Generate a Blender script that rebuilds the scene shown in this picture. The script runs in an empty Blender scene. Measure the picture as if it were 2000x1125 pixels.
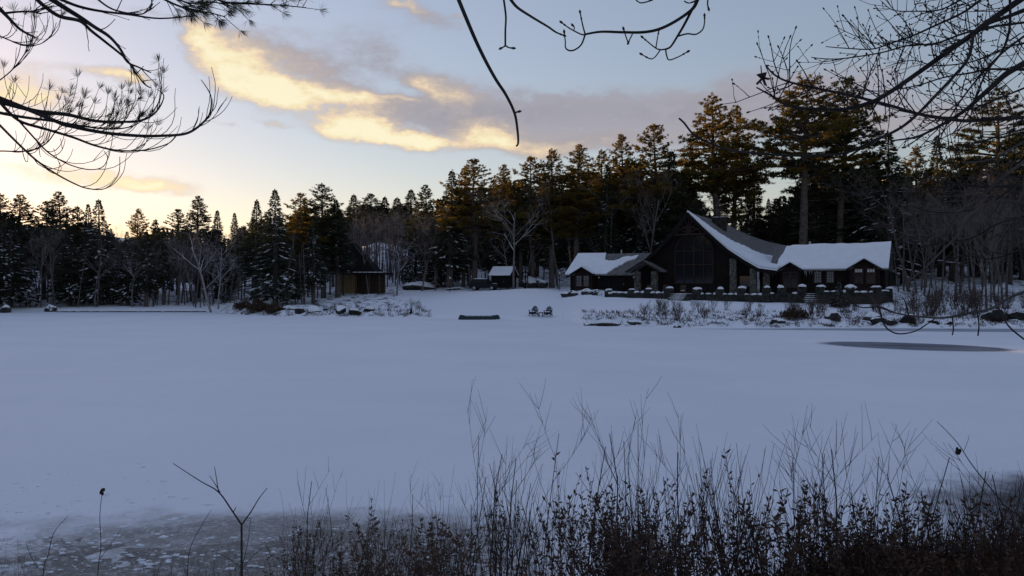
import bpy, math, random
import numpy as np
from mathutils import Vector, Matrix

R = math.radians
random.seed(7)
rng = np.random.default_rng(7)
scene = bpy.context.scene
col = scene.collection

# ------------------------------------------------------------------ camera
F = 1570.0          # focal length in photo pixels (photo 2000 px wide)
CZ = 3.4            # eye height above the pond ice
cam_d = bpy.data.cameras.new("camera")
cam_d.sensor_width = 36.0
cam_d.lens = 36.0 * F / 2000.0
cam_d.clip_start = 0.05
cam_d.clip_end = 5000.0
cam = bpy.data.objects.new("camera", cam_d)
col.objects.link(cam)
cam.location = (0, 0, CZ)
cam.rotation_euler = (R(90), 0, 0)
scene.camera = cam

# ------------------------------------------------------------------ light
SUN_AZ = -46.0      # degrees, measured from +Y towards +X
SUN_EL = 5.5
sun_d = bpy.data.lights.new("sun", 'SUN')
sun_d.energy = 5.0
sun_d.angle = R(0.55)
sun_d.color = (1.0, 0.57, 0.17)
sun = bpy.data.objects.new("sun", sun_d)
col.objects.link(sun)
_sd = Vector((math.sin(R(SUN_AZ)) * math.cos(R(SUN_EL)), math.cos(R(SUN_AZ)) * math.cos(R(SUN_EL)), math.sin(R(SUN_EL))))
sun.rotation_euler = _sd.to_track_quat('Z', 'Y').to_euler()

scene.view_settings.view_transform = 'Standard'
scene.view_settings.look = 'None'
scene.view_settings.exposure = 1.0
scene.view_settings.gamma = 1.0
scene.view_settings.use_curve_mapping = False
scene.cycles.max_bounces = 4
scene.cycles.diffuse_bounces = 2
scene.cycles.glossy_bounces = 2
scene.cycles.transmission_bounces = 3
scene.cycles.transparent_max_bounces = 6

# ------------------------------------------------------------------ node helper
class NT:
    def __init__(self, tree):
        self.t = tree; self.n = tree.nodes; self.l = tree.links
    def new(self, typ, **kw):
        nd = self.n.new(typ)
        for k, v in kw.items(): setattr(nd, k, v)
        return nd
    def put(self, sock, v):
        if hasattr(v, 'is_output'): self.l.new(v, sock)
        else: sock.default_value = v
    def m(self, op, a, b=0.0, c=None, clamp=False):
        nd = self.n.new('ShaderNodeMath'); nd.operation = op; nd.use_clamp = clamp
        self.put(nd.inputs[0], a); self.put(nd.inputs[1], b)
        if c is not None: self.put(nd.inputs[2], c)
        return nd.outputs[0]
    def step(self, v, lo, hi):
        nd = self.n.new('ShaderNodeMapRange'); nd.interpolation_type = 'SMOOTHSTEP'
        self.put(nd.inputs['Value'], v); nd.inputs['From Min'].default_value = lo; nd.inputs['From Max'].default_value = hi
        return nd.outputs[0]
    def mix(self, f, a, b):
        nd = self.n.new('ShaderNodeMix'); nd.data_type = 'RGBA'
        self.put(nd.inputs[0], f)
        self.put(nd.inputs[6], a if hasattr(a, 'is_output') else (*a, 1)); self.put(nd.inputs[7], b if hasattr(b, 'is_output') else (*b, 1))
        return nd.outputs[2]
    def noise(self, vec, scale, detail=3.0, rough=0.55, col=False):
        nd = self.n.new('ShaderNodeTexNoise'); nd.inputs['Scale'].default_value = scale
        nd.inputs['Detail'].default_value = detail; nd.inputs['Roughness'].default_value = rough
        if vec is not None: self.l.new(vec, nd.inputs['Vector'])
        return nd.outputs['Color' if col else 'Fac']

# ------------------------------------------------------------------ sky: Nishita with a cloud layer
world = bpy.data.worlds.new("World"); scene.world = world; world.use_nodes = True
W = NT(world.node_tree); W.n.clear()
sky = W.new('ShaderNodeTexSky', sky_type='NISHITA')
sky.sun_disc = False
sky.sun_elevation = R(SUN_EL); sky.sun_rotation = R(SUN_AZ)
sky.altitude = 200; sky.air_density = 1.0; sky.dust_density = 0.35; sky.ozone_density = 2.5
SKY_GAIN = 1.0
tc = W.new('ShaderNodeTexCoord')
sep = W.new('ShaderNodeSeparateXYZ'); W.l.new(tc.outputs['Generated'], sep.inputs[0])
dx, dy, dz = sep.outputs
az = W.m('ARCTAN2', dx, dy)                     # radians from +Y
el = W.m('ARCSINE', dz)
# wispy warp so that cloud edges are ragged
comb = W.new('ShaderNodeCombineXYZ')
W.put(comb.inputs[0], az); W.put(comb.inputs[1], W.m('MULTIPLY', el, 1.9)); comb.inputs[2].default_value = 3.7
wn = W.noise(comb.outputs[0], 9.0, 6.0, 0.6, col=True)
ws = W.new('ShaderNodeSeparateColor'); W.l.new(wn, ws.inputs[0])
fine = W.noise(comb.outputs[0], 30.0, 8.0, 0.66)
azw = W.m('ADD', az, W.m('MULTIPLY', W.m('SUBTRACT', ws.outputs[0], 0.5), 0.12))
elw = W.m('ADD', el, W.m('MULTIPLY', W.m('SUBTRACT', ws.outputs[1], 0.5), 0.05))
def ang(u, v):
    return math.atan((u - 1000) / F), math.atan((562.5 - v) / math.hypot(F, u - 1000))
wv = W.new('ShaderNodeCombineXYZ'); W.put(wv.inputs[0], azw); W.put(wv.inputs[1], elw); wv.inputs[2].default_value = 0.0
# (u, v, half width, half height, tilt, density, sunlit share)
CLOUDS = [(395, 80, 46, 26, 42, 1.1, 1.0), (465, 125, 75, 40, 30, 1.3, 1.5), (505, 178, 65, 24, 8, 1.2, 1.6), (595, 182, 95, 20, 6, 1.0, 1.2), (670, 196, 60, 13, 8, .8, .9),
          (540, 105, 95, 28, 22, .75, .22), (640, 145, 85, 26, 20, .75, .3), (715, 92, 80, 38, 5, .6, .02), (780, 140, 130, 32, 8, .45, .04), (560, 60, 70, 16, 10, .3, .1),
          (785, 24, 42, 13, 8, .8, .8), (850, 45, 80, 22, 6, .55, .05), (885, 26, 18, 7, 5, .6, .5),
          (690, 246, 75, 22, 8, 1.2, 1.6), (790, 268, 90, 15, 9, 1.1, 1.4), (840, 274, 50, 15, 0, 1.0, 1.1), (545, 240, 38, 8, 6, .6, .6), (445, 241, 24, 5, 8, .5, .5),
          (800, 222, 130, 22, 4, 1.0, .12), (845, 172, 42, 17, 12, .9, .8), (890, 188, 60, 22, 10, .8, .45), (775, 201, 55, 6, 4, .7, .7),
          (955, 264, 55, 24, 12, 1.2, 1.1), (1015, 288, 95, 18, 4, 1.1, .8), (960, 228, 150, 28, 0, 1.0, .06), (1100, 208, 230, 36, 0, 1.05, .0), (1110, 280, 150, 24, 3, .9, .25),
          (1240, 272, 130, 22, 0, .8, .12), (1350, 195, 180, 30, -10, .95, .0), (1400, 235, 130, 30, -4, .8, .12), (1590, 180, 170, 40, -6, .95, .0), (1690, 235, 190, 36, 0, .8, .14), (1900, 235, 160, 34, 0, .55, .1),
          (35, 172, 75, 40, 12, .9, 1.3), (190, 148, 75, 12, 6, .7, .8), (270, 165, 45, 12, 10, .7, .8), (280, 362, 70, 12, 5, .9, 1.2), (140, 345, 170, 20, 0, .6, 1.0), (270, 18, 90, 12, 5, .35, .15), (1245, 50, 60, 12, 0, .25, .1)]
dens = 0.0; lit = 0.0
for (u, v, ru, rv, tilt, am, li) in CLOUDS:
    a0, e0 = ang(u, v)
    mp = W.new('ShaderNodeMapping', vector_type='TEXTURE'); W.l.new(wv.outputs[0], mp.inputs[0])
    mp.inputs['Location'].default_value = (a0, e0, 0); mp.inputs['Rotation'].default_value = (0, 0, -R(tilt)); mp.inputs['Scale'].default_value = (ru / F, rv / F, 1)
    dt = W.new('ShaderNodeVectorMath', operation='DOT_PRODUCT'); W.l.new(mp.outputs[0], dt.inputs[0]); W.l.new(mp.outputs[0], dt.inputs[1])
    gx = W.m('POWER', 1 / math.e, dt.outputs['Value'])
    dens = W.m('MULTIPLY_ADD', gx, am, dens); lit = W.m('MULTIPLY_ADD', gx, li, lit)
# ordinary cloud cover for the rest of the sky, outside the photographed sector
gen = W.step(W.noise(comb.outputs[0], 2.6, 5.0, 0.55), 0.55, 0.8)
outs = W.m('MULTIPLY', W.step(W.m('ABSOLUTE', az), 0.62, 0.9), 0.5)
dens = W.m('MULTIPLY_ADD', gen, outs, dens)
dens = W.m('MULTIPLY', dens, W.m('MULTIPLY_ADD', fine, 2.6, -0.28))
cover = W.step(dens, 0.10, 1.05)
lit = W.m('MULTIPLY', lit, W.m('MULTIPLY_ADD', fine, 2.2, -0.1))
litf = W.step(lit, -0.1, 2.0)
ramp = W.new('ShaderNodeValToRGB'); W.l.new(litf, ramp.inputs[0])
ce = ramp.color_ramp.elements
ce[0].position = 0.0; ce[0].color = (0.36, 0.345, 0.40, 1)
ce[1].position = 1.0; ce[1].color = (1.05, 0.94, 0.62, 1)
for p_, c_ in ((.12, (.44, .38, .38)), (.3, (.62, .50, .40)), (.55, (.92, .70, .45)), (.8, (1.0, .85, .50))):
    e = ce.new(p_); e.color = (*c_, 1)
shade_ = W.m('MULTIPLY_ADD', W.step(dens, .35, 1.6), -0.22, W.m('MULTIPLY_ADD', fine, 0.7, 0.80))      # thicker cloud is darker beneath
cov = W.m('MULTIPLY', cover, 0.86)
# sky strength
tint = W.mix(W.step(el, 0.0, 1.1), (3.22, 2.42, 2.2), (5.4, 3.68, 3.5))      # camera white balance of the clear sky, boosted overhead, out of view, to brighten the snow
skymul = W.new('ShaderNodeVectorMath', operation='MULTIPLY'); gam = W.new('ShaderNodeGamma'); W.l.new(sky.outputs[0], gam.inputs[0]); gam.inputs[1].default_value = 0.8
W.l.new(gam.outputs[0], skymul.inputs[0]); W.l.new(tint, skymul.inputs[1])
SKY_STRENGTH = 0.055
cl = W.new('ShaderNodeVectorMath', operation='SCALE'); W.l.new(W.mix(litf, W.mix(shade_, (0, 0, 0), ramp.outputs[0]), ramp.outputs[0]), cl.inputs[0]); cl.inputs['Scale'].default_value = 0.5 / SKY_STRENGTH      # cloud radiance is given at twice its value (exposure is +1)
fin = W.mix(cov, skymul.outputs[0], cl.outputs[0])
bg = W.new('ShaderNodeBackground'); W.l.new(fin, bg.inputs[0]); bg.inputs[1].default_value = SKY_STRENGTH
world.cycles.sampling_method = 'MANUAL'; world.cycles.sample_map_resolution = 512
wo = W.new('ShaderNodeOutputWorld'); W.l.new(bg.outputs[0], wo.inputs[0])

# ------------------------------------------------------------------ materials
MAT = {}
def mat(name, color, rough=0.8, spec=0.3, noise=None, bump=None, snow=None, translucent=0.0, metallic=0.0):
    """noise=(scale, amount[, darker colour]); bump=(scale, strength, dist); snow=(lo, hi) of up-facing normal"""
    if name in MAT: return MAT[name]
    m = bpy.data.materials.new(name); m.use_nodes = True; MAT[name] = m
    T = NT(m.node_tree); b = T.n['Principled BSDF']; out = T.n['Material Output']
    b.inputs['Roughness'].default_value = rough; b.inputs['Specular IOR Level'].default_value = spec
    b.inputs['Metallic'].default_value = metallic
    tcx = T.new('ShaderNodeTexCoord'); vec = tcx.outputs['Object']
    c = None
    if noise:
        n = T.noise(vec, noise[0], 4.0, 0.6)
        dark = noise[2] if len(noise) > 2 else tuple(x * (1 - noise[1]) for x in color)
        c = T.mix(T.step(n, 0.35, 0.68), dark, color)
    if snow:
        g = T.new('ShaderNodeNewGeometry'); sz = T.new('ShaderNodeSeparateXYZ'); T.l.new(g.outputs['Normal'], sz.inputs[0])
        nn = T.noise(vec, snow[2] if len(snow) > 2 else 2.5, 3.0, 0.6)
        f = T.step(T.m('ADD', sz.outputs[2], T.m('MULTIPLY', T.m('SUBTRACT', nn, 0.5), 0.9)), snow[0], snow[1])
        c = T.mix(f, c if c is not None else color, (0.78, 0.80, 0.84))
    if c is not None: T.l.new(c, b.inputs['Base Color'])
    else: b.inputs['Base Color'].default_value = (*color, 1)
    if bump:
        bn = T.new('ShaderNodeBump'); bn.inputs['Strength'].default_value = bump[1]; bn.inputs['Distance'].default_value = bump[2]
        T.l.new(T.noise(vec, bump[0], 5.0, 0.6), bn.inputs['Height']); T.l.new(bn.outputs[0], b.inputs['Normal'])
    if translucent:
        tr = T.new('ShaderNodeBsdfTranslucent')
        if c is not None: T.l.new(c, tr.inputs[0])
        else: tr.inputs[0].default_value = (*color, 1)
        mx = T.new('ShaderNodeMixShader'); mx.inputs[0].default_value = translucent
        T.l.new(b.outputs[0], mx.inputs[1]); T.l.new(tr.outputs[0], mx.inputs[2]); T.l.new(mx.outputs[0], out.inputs[0])
    return m

SNOW = (0.82, 0.85, 0.90)
mat('snow', SNOW, 0.75, 0.2, noise=(0.35, .05), bump=(6, .35, .05))
mat('roof_snow', (0.80, 0.82, 0.86), 0.75, 0.2, noise=(0.8, .06), bump=(3, .4, .08))
mat('tree_snow', (0.74, 0.77, 0.83), 0.8, 0.1)
mat('pine_needles', (0.165, 0.122, 0.028), 0.7, 0.12, noise=(0.8, .4), translucent=.5)  # sunlit gold is put into this colour; unlit crowns use the shaded copy
mat('spruce_needles', (0.054, 0.064, 0.044), 0.75, 0.12, noise=(0.8, .5), translucent=.2)
mat('conifer_bark', (0.13, 0.11, 0.10), 0.9, 0.1, noise=(3, .5), bump=(9, .6, .05), snow=(.85, 1.2))
mat('bare_bark', (0.19, 0.165, 0.16), 0.9, 0.1, noise=(2.2, .45), snow=(.62, .9, 1.2))
mat('dark_bark', (0.135, 0.118, 0.115), 0.9, 0.1, noise=(2.2, .45), snow=(.95, 1.25, 1.2))
mat('birch_bark', (0.36, 0.34, 0.33), 0.85, 0.1, noise=(3.2, .5), snow=(.6, .95, 1.5))
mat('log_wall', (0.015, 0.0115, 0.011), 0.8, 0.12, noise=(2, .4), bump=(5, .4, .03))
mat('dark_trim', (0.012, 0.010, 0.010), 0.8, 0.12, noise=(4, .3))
mat('brown_trim', (0.036, 0.021, 0.018), 0.7, 0.2, noise=(4, .3))
mat('red_trim', (0.055, 0.028, 0.026), 0.65, 0.25, noise=(4, .3))
mat('bay_board', (0.026, 0.015, 0.015), 0.8, 0.12, noise=(4, .35))
mat('stone', (0.17, 0.155, 0.13), 0.9, 0.15, noise=(2.7, .65, (0.05, 0.05, 0.045)), bump=(7, .6, .05))
mat('dark_stone', (0.055, 0.055, 0.05), 0.9, 0.15, noise=(2.7, .6), bump=(7, .6, .05), snow=(.8, 1.05, 2.0))
mat('rock', (0.065, 0.064, 0.060), 0.9, 0.15, noise=(1.6, .55), bump=(4, .8, .1), snow=(.38, .55, 1.3))
mat('rock_bare', (0.040, 0.040, 0.038), 0.9, 0.12, noise=(1.6, .5), bump=(4, .8, .1), snow=(.66, .82, 1.6))
mat('pane', (0.012, 0.013, 0.016), 0.06, 0.5)
mat('pale_pane', (0.26, 0.27, 0.29), 0.2, 0.5, noise=(1.2, .25))
mat('shade_cloth', (0.62, 0.60, 0.58), 0.9, 0.1)
mat('tan_wood', (0.38, 0.275, 0.155), 0.8, 0.2, noise=(3, .3), bump=(6, .3, .02))
mat('brown_wood', (0.085, 0.060, 0.045), 0.8, 0.2, noise=(3, .4))
mat('car_paint', (0.010, 0.011, 0.014), 0.5, 0.15)
mat('glass_dark', (0.006, 0.007, 0.009), 0.2, 0.2)
mat('rubber', (0.02, 0.02, 0.02), 0.9, 0.2)
mat('steel', (0.35, 0.35, 0.36), 0.4, 0.5, metallic=.8)
mat('lamp_glass', (0.5, 0.5, 0.5), 0.2, 0.5)
mat('canoe_hull', (0.012, 0.030, 0.030), 0.5, 0.35, noise=(3, .3))
mat('chair_paint', (0.012, 0.016, 0.030), 0.6, 0.3)
mat('twig', (0.060, 0.044, 0.040), 0.9, 0.1, noise=(5, .4))
mat('pale_twig', (0.115, 0.10, 0.09), 0.9, 0.1, noise=(5, .4))
mat('limb', (0.040, 0.034, 0.032), 0.9, 0.1, noise=(9, .45), bump=(40, .5, .01))
mat('grey_limb', (0.095, 0.086, 0.077), 0.9, 0.1, noise=(7, .4), bump=(40, .5, .01))
mat('bud', (0.030, 0.020, 0.020), 0.8, 0.2)
mat('near_needles', (0.050, 0.058, 0.026), 0.6, 0.2, noise=(12, .5), translucent=.25)
mat('shrub_leaf', (0.115, 0.066, 0.042), 0.7, 0.2, noise=(7, .55), translucent=.15)
mat('dry_grass', (0.095, 0.060, 0.042), 0.9, 0.1, noise=(6, .5), translucent=.15)
mat('shore_twig', (0.088, 0.068, 0.062), 0.9, 0.1, noise=(5, .4))

def roof_material():
    m = bpy.data.materials.new('shingles'); m.use_nodes = True; MAT['shingles'] = m
    T = NT(m.node_tree); b = T.n['Principled BSDF']; b.inputs['Roughness'].default_value = .85
    tcx = T.new('ShaderNodeTexCoord')
    n = T.noise(tcx.outputs['Object'], 1.3, 5, .65); n2 = T.noise(tcx.outputs['Object'], 7.0, 3, .6)
    c = T.mix(T.step(n, .35, .7), (0.085, 0.085, 0.083), (0.165, 0.16, 0.155))
    c = T.mix(T.step(n2, .55, .8), c, (0.23, 0.225, 0.225))
    T.l.new(c, b.inputs['Base Color'])
    bn = T.new('ShaderNodeBump'); bn.inputs['Strength'].default_value = .6; bn.inputs['Distance'].default_value = .04
    T.l.new(n2, bn.inputs['Height']); T.l.new(bn.outputs[0], b.inputs['Normal'])
roof_material()

def ground_material():
    m = bpy.data.materials.new('snowy_ground'); m.use_nodes = True; MAT['snowy_ground'] = m
    T = NT(m.node_tree); b = T.n['Principled BSDF']; b.inputs['Roughness'].default_value = .8; b.inputs['Specular IOR Level'].default_value = .2
    tcx = T.new('ShaderNodeTexCoord'); vec = tcx.outputs['Object']
    at = T.new('ShaderNodeAttribute', attribute_name='mud'); mud = at.outputs['Fac']
    a2 = T.new('ShaderNodeAttribute', attribute_name='duff'); duff = a2.outputs['Fac']
    big = T.noise(vec, 1.6, 4, .6); small = T.noise(vec, 8.5, 6, .72); grit = T.noise(vec, 30, 3, .6)
    f = T.step(T.m('ADD', T.m('MULTIPLY', mud, 0.80), T.m('ADD', T.m('MULTIPLY', T.m('SUBTRACT', small, .5), 2.2), T.m('MULTIPLY', T.m('SUBTRACT', big, .5), .9))), .10, .85)
    f = T.m('MULTIPLY', T.m('MULTIPLY_ADD', f, .62, .30), T.step(mud, .02, .5))
    mudc = T.mix(T.step(grit, .4, .65), (0.085, 0.078, 0.068), (0.19, 0.18, 0.165))
    c = T.mix(f, SNOW, mudc)
    df = T.m('MULTIPLY', duff, T.step(T.m('ADD', T.noise(vec, .9, 5, .7), T.m('MULTIPLY', small, .35)), .68, .80))
    c = T.mix(df, c, (0.035, 0.028, 0.022))
    T.l.new(c, b.inputs['Base Color'])
    bn = T.new('ShaderNodeBump'); bn.inputs['Strength'].default_value = .5; bn.inputs['Distance'].default_value = .06
    T.l.new(T.m('ADD', small, T.m('MULTIPLY', grit, .25)), bn.inputs['Height']); T.l.new(bn.outputs[0], b.inputs['Normal'])
ground_material()

def ice_material():
    m = bpy.data.materials.new('snowy_ice'); m.use_nodes = True; MAT['snowy_ice'] = m
    T = NT(m.node_tree); b = T.n['Principled BSDF']; b.inputs['Roughness'].default_value = .7; b.inputs['Specular IOR Level'].default_value = .25
    tcx = T.new('ShaderNodeTexCoord'); vec = tcx.outputs['Object']
    sx = T.new('ShaderNodeSeparateXYZ'); T.l.new(vec, sx.inputs[0]); X, Y, Z = sx.outputs
    big = T.noise(vec, .12, 4, .55); mid = T.noise(vec, 1.4, 5, .65); fine = T.noise(vec, 14, 4, .7)
    c = T.mix(T.step(big, .3, .7), (0.76, 0.80, 0.87), (0.82, 0.85, 0.90))
    c = T.mix(T.m('MULTIPLY', T.step(fine, .35, .75), .3), c, (0.66, 0.69, 0.75))
    # wind-bared slush near the right-hand bank
    ex = T.m('DIVIDE', T.m('SUBTRACT', X, 10.8), 4.6); ey = T.m('DIVIDE', T.m('SUBTRACT', Y, 11.6), 3.3)
    r = T.m('ADD', T.m('SQRT', T.m('ADD', T.m('MULTIPLY', ex, ex), T.m('MULTIPLY', ey, ey))), T.m('MULTIPLY', T.m('SUBTRACT', mid, .5), .55))
    sl = T.m('SUBTRACT', 1.0, T.step(r, .72, 1.15))
    c = T.mix(sl, c, T.mix(T.step(fine, .4, .65), (0.035, 0.036, 0.042), (0.10, 0.105, 0.12)))
    # bared ice next to the mud at the near left shore
    ex = T.m('DIVIDE', T.m('SUBTRACT', X, -2.9), 4.2); ey = T.m('DIVIDE', T.m('SUBTRACT', Y, 10.9), 1.35)
    r = T.m('ADD', T.m('SQRT', T.m('ADD', T.m('MULTIPLY', ex, ex), T.m('MULTIPLY', ey, ey))), T.m('MULTIPLY', T.m('SUBTRACT', mid, .5), 1.2))
    slm = T.m('ADD', T.m('MULTIPLY', T.noise(vec, 3.2, 6, .72), .7), T.m('MULTIPLY', fine, .45))
    sl = T.m('MULTIPLY', T.m('SUBTRACT', 1.0, T.step(r, .45, 1.35)), T.m('SUBTRACT', 1.0, T.m('MULTIPLY', T.step(slm, .52, .80), .55)), clamp=True)
    c = T.mix(T.m('MULTIPLY', sl, .88), c, T.mix(T.step(fine, .38, .66), (0.125, 0.12, 0.112), (0.215, 0.21, 0.205)))
    # faint wind-packed streaks across the pond
    mpv = T.new('ShaderNodeMapping'); T.l.new(vec, mpv.inputs[0]); mpv.inputs['Rotation'].default_value = (0, 0, .25); mpv.inputs['Scale'].default_value = (.10, .55, 1)
    rip = T.noise(mpv.outputs[0], 1.0, 6, .62)
    c = T.mix(T.m('MULTIPLY', T.step(rip, .52, .75), .16), c, (0.60, 0.63, 0.70))
    T.l.new(c, b.inputs['Base Color'])
    bn = T.new('ShaderNodeBump'); bn.inputs['Strength'].default_value = .45; bn.inputs['Distance'].default_value = .06
    T.l.new(T.m('ADD', T.m('ADD', mid, T.m('MULTIPLY', rip, 1.5)), T.m('MULTIPLY', fine, .35)), bn.inputs['Height']); T.l.new(bn.outputs[0], b.inputs['Normal'])
ice_material()

# ------------------------------------------------------------------ mesh helpers
def link(o): col.objects.link(o); return o
def tag(o, label=None, cat=None, group=None, kind=None):
    if label: o['label'] = label
    if cat: o['category'] = cat
    if group: o['group'] = group
    if kind: o['kind'] = kind
    return o
def empty(name, loc, rz=0.0, label=None, cat=None, group=None, s=1.0):
    o = link(bpy.data.objects.new(name, None)); o.location = loc; o.rotation_euler = (0, 0, rz); o.scale = (s, s, s) if not isinstance(s, tuple) else s
    o.empty_display_size = .2
    return tag(o, label, cat, group)
def add(name, mesh, parent=None):
    o = link(bpy.data.objects.new(name, mesh))
    if parent is not None: o.parent = parent
    return o
def np_mesh(name, V, Q, material, smooth=False):
    """V (n,3), Q (m,k) constant-size polygons"""
    me = bpy.data.meshes.new(name); V = np.asarray(V, np.float32); Q = np.asarray(Q, np.int32); k = Q.shape[1]
    me.vertices.add(len(V)); me.vertices.foreach_set('co', V.ravel())
    me.loops.add(Q.size); me.loops.foreach_set('vertex_index', Q.ravel())
    me.polygons.add(len(Q)); me.polygons.foreach_set('loop_start', np.arange(0, Q.size, k, dtype=np.int32))
    me.update(calc_edges=True)
    if smooth: me.polygons.foreach_set('use_smooth', np.ones(len(Q), bool))
    me.materials.append(MAT[material]); return me
class MB:
    def __init__(s): s.v = []; s.f = []; s.mi = []
    def face(s, pts, m=0):
        n = len(s.v); s.v += [tuple(p) for p in pts]; s.f.append(tuple(range(n, n + len(pts)))); s.mi.append(m)
    def box(s, c, d, rz=0.0, m=0, taper=1.0):
        x, y, z = c; a, b, h = d[0] / 2, d[1] / 2, d[2] / 2; n = len(s.v); cs, sn = math.cos(rz), math.sin(rz)
        for dz, t in ((-h, 1.0), (h, taper)):
            for px, py in ((-a, -b), (a, -b), (a, b), (-a, b)):
                px *= t; py *= t; s.v.append((x + px * cs - py * sn, y + px * sn + py * cs, z + dz))
        s.f += [tuple(n + i for i in q) for q in ((3, 2, 1, 0), (4, 5, 6, 7), (0, 1, 5, 4), (1, 2, 6, 5), (2, 3, 7, 6), (3, 0, 4, 7))]; s.mi += [m] * 6
    def beam(s, p, q, w, h, m=0, up=(0, 0, 1)):
        p, q = Vector(p), Vector(q); d = (q - p).normalized(); sd = d.cross(Vector(up))
        if sd.length < 1e-4: sd = d.cross(Vector((0, 1, 0)))
        sd.normalize(); u = sd.cross(d); n = len(s.v)
        for c in (p, q):
            for a, b in ((-1, -1), (1, -1), (1, 1), (-1, 1)): s.v.append(tuple(c + sd * a * w / 2 + u * b * h / 2))
        s.f += [tuple(n + i for i in k) for k in ((0, 1, 2, 3), (7, 6, 5, 4), (4, 5, 1, 0), (5, 6, 2, 1), (6, 7, 3, 2), (7, 4, 0, 3))]; s.mi += [m] * 6
    def prism(s, poly, off, m=0):
        """closed polygon (3D points) extruded by vector off"""
        k = len(poly); n = len(s.v); off = Vector(off)
        s.v += [tuple(p) for p in poly] + [tuple(Vector(p) + off) for p in poly]
        s.f.append(tuple(range(n + k - 1, n - 1, -1))); s.f.append(tuple(range(n + k, n + 2 * k)))
        s.f += [(n + i, n + (i + 1) % k, n + k + (i + 1) % k, n + k + i) for i in range(k)]; s.mi += [m] * (k + 2)
    def sheet(s, rows, thick, m=0):
        """grid of points (list of rows) given thickness downwards"""
        nr, nc = len(rows), len(rows[0]); n = len(s.v)
        for r in rows: s.v += [tuple(p) for p in r]
        for r in rows: s.v += [(p[0], p[1], p[2] - thick) for p in r]
        o = nr * nc; I = lambda i, j: n + i * nc + j
        for i in range(nr - 1):
            for j in range(nc - 1):
                s.f.append((I(i, j), I(i, j + 1), I(i + 1, j + 1), I(i + 1, j))); s.f.append((o + I(i + 1, j), o + I(i + 1, j + 1), o + I(i, j + 1), o + I(i, j)))
        for i in range(nr - 1):
            for j in (0, nc - 1): s.f.append((I(i, j), I(i + 1, j), o + I(i + 1, j), o + I(i, j)))
        for j in range(nc - 1):
            for i in (0, nr - 1): s.f.append((I(i, j), I(i, j + 1), o + I(i, j + 1), o + I(i, j)))
        s.mi += [m] * (len(s.f) - len(s.mi))
    def tube(s, pts, rad, n=5, m=0, cap=True):
        pts = [Vector(p) for p in pts]; k = len(pts); base = len(s.v)
        if isinstance(rad, (int, float)): rad = [rad] * k
        ref = None
        for i, p in enumerate(pts):
            t = (pts[min(i + 1, k - 1)] - pts[max(i - 1, 0)])
            if t.length < 1e-7: t = Vector((0, 0, 1))
            t.normalize()
            if ref is None:
                ref = t.orthogonal().normalized()
            a = (ref - t * ref.dot(t))
            if a.length < 1e-5: a = t.orthogonal()
            a.normalize(); ref = a; b = t.cross(a)
            for j in range(n):
                w = 2 * math.pi * j / n; q = p + (a * math.cos(w) + b * math.sin(w)) * rad[i]; s.v.append((q.x, q.y, q.z))
        for i in range(k - 1):
            for j in range(n):
                s.f.append((base + i * n + j, base + i * n + (j + 1) % n, base + (i + 1) * n + (j + 1) % n, base + (i + 1) * n + j)); s.mi.append(m)
        if cap:
            s.f.append(tuple(base + (k - 1) * n + j for j in range(n))); s.mi.append(m)
            s.f.append(tuple(base + n - 1 - j for j in range(n))); s.mi.append(m)
    def lump(s, c, r, seed=0, m=0, nu=8, nv=5, rough=.25):
        g = random.Random(seed); n = len(s.v)
        for i in range(nv + 1):
            ph = -math.pi / 2 + math.pi * i / nv
            for j in range(nu):
                th = 2 * math.pi * j / nu; k = 1 + g.uniform(-rough, rough)
                s.v.append((c[0] + r[0] * k * math.cos(ph) * math.cos(th), c[1] + r[1] * k * math.cos(ph) * math.sin(th), c[2] + r[2] * (1 + g.uniform(-rough, rough) * .5) * math.sin(ph)))
        for i in range(nv):
            for j in range(nu):
                s.f.append((n + i * nu + j, n + i * nu + (j + 1) % nu, n + (i + 1) * nu + (j + 1) % nu, n + (i + 1) * nu + j)); s.mi.append(m)
    def mesh(s, name, mats, smooth=False):
        me = bpy.data.meshes.new(name); me.from_pydata(s.v, [], s.f)
        for x in ([mats] if isinstance(mats, str) else mats): me.materials.append(MAT[x])
        if not isinstance(mats, str): me.polygons.foreach_set('material_index', s.mi)
        if smooth: me.polygons.foreach_set('use_smooth', [True] * len(s.f))
        me.update(); return me
    def build(s, name, mats, parent=None, smooth=False): return add(name, s.mesh(name, mats, smooth), parent)

def at(u, v, Y): return Vector(((u - 1000) / F * Y, Y, CZ - (v - 562.5) / F * Y))

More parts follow.
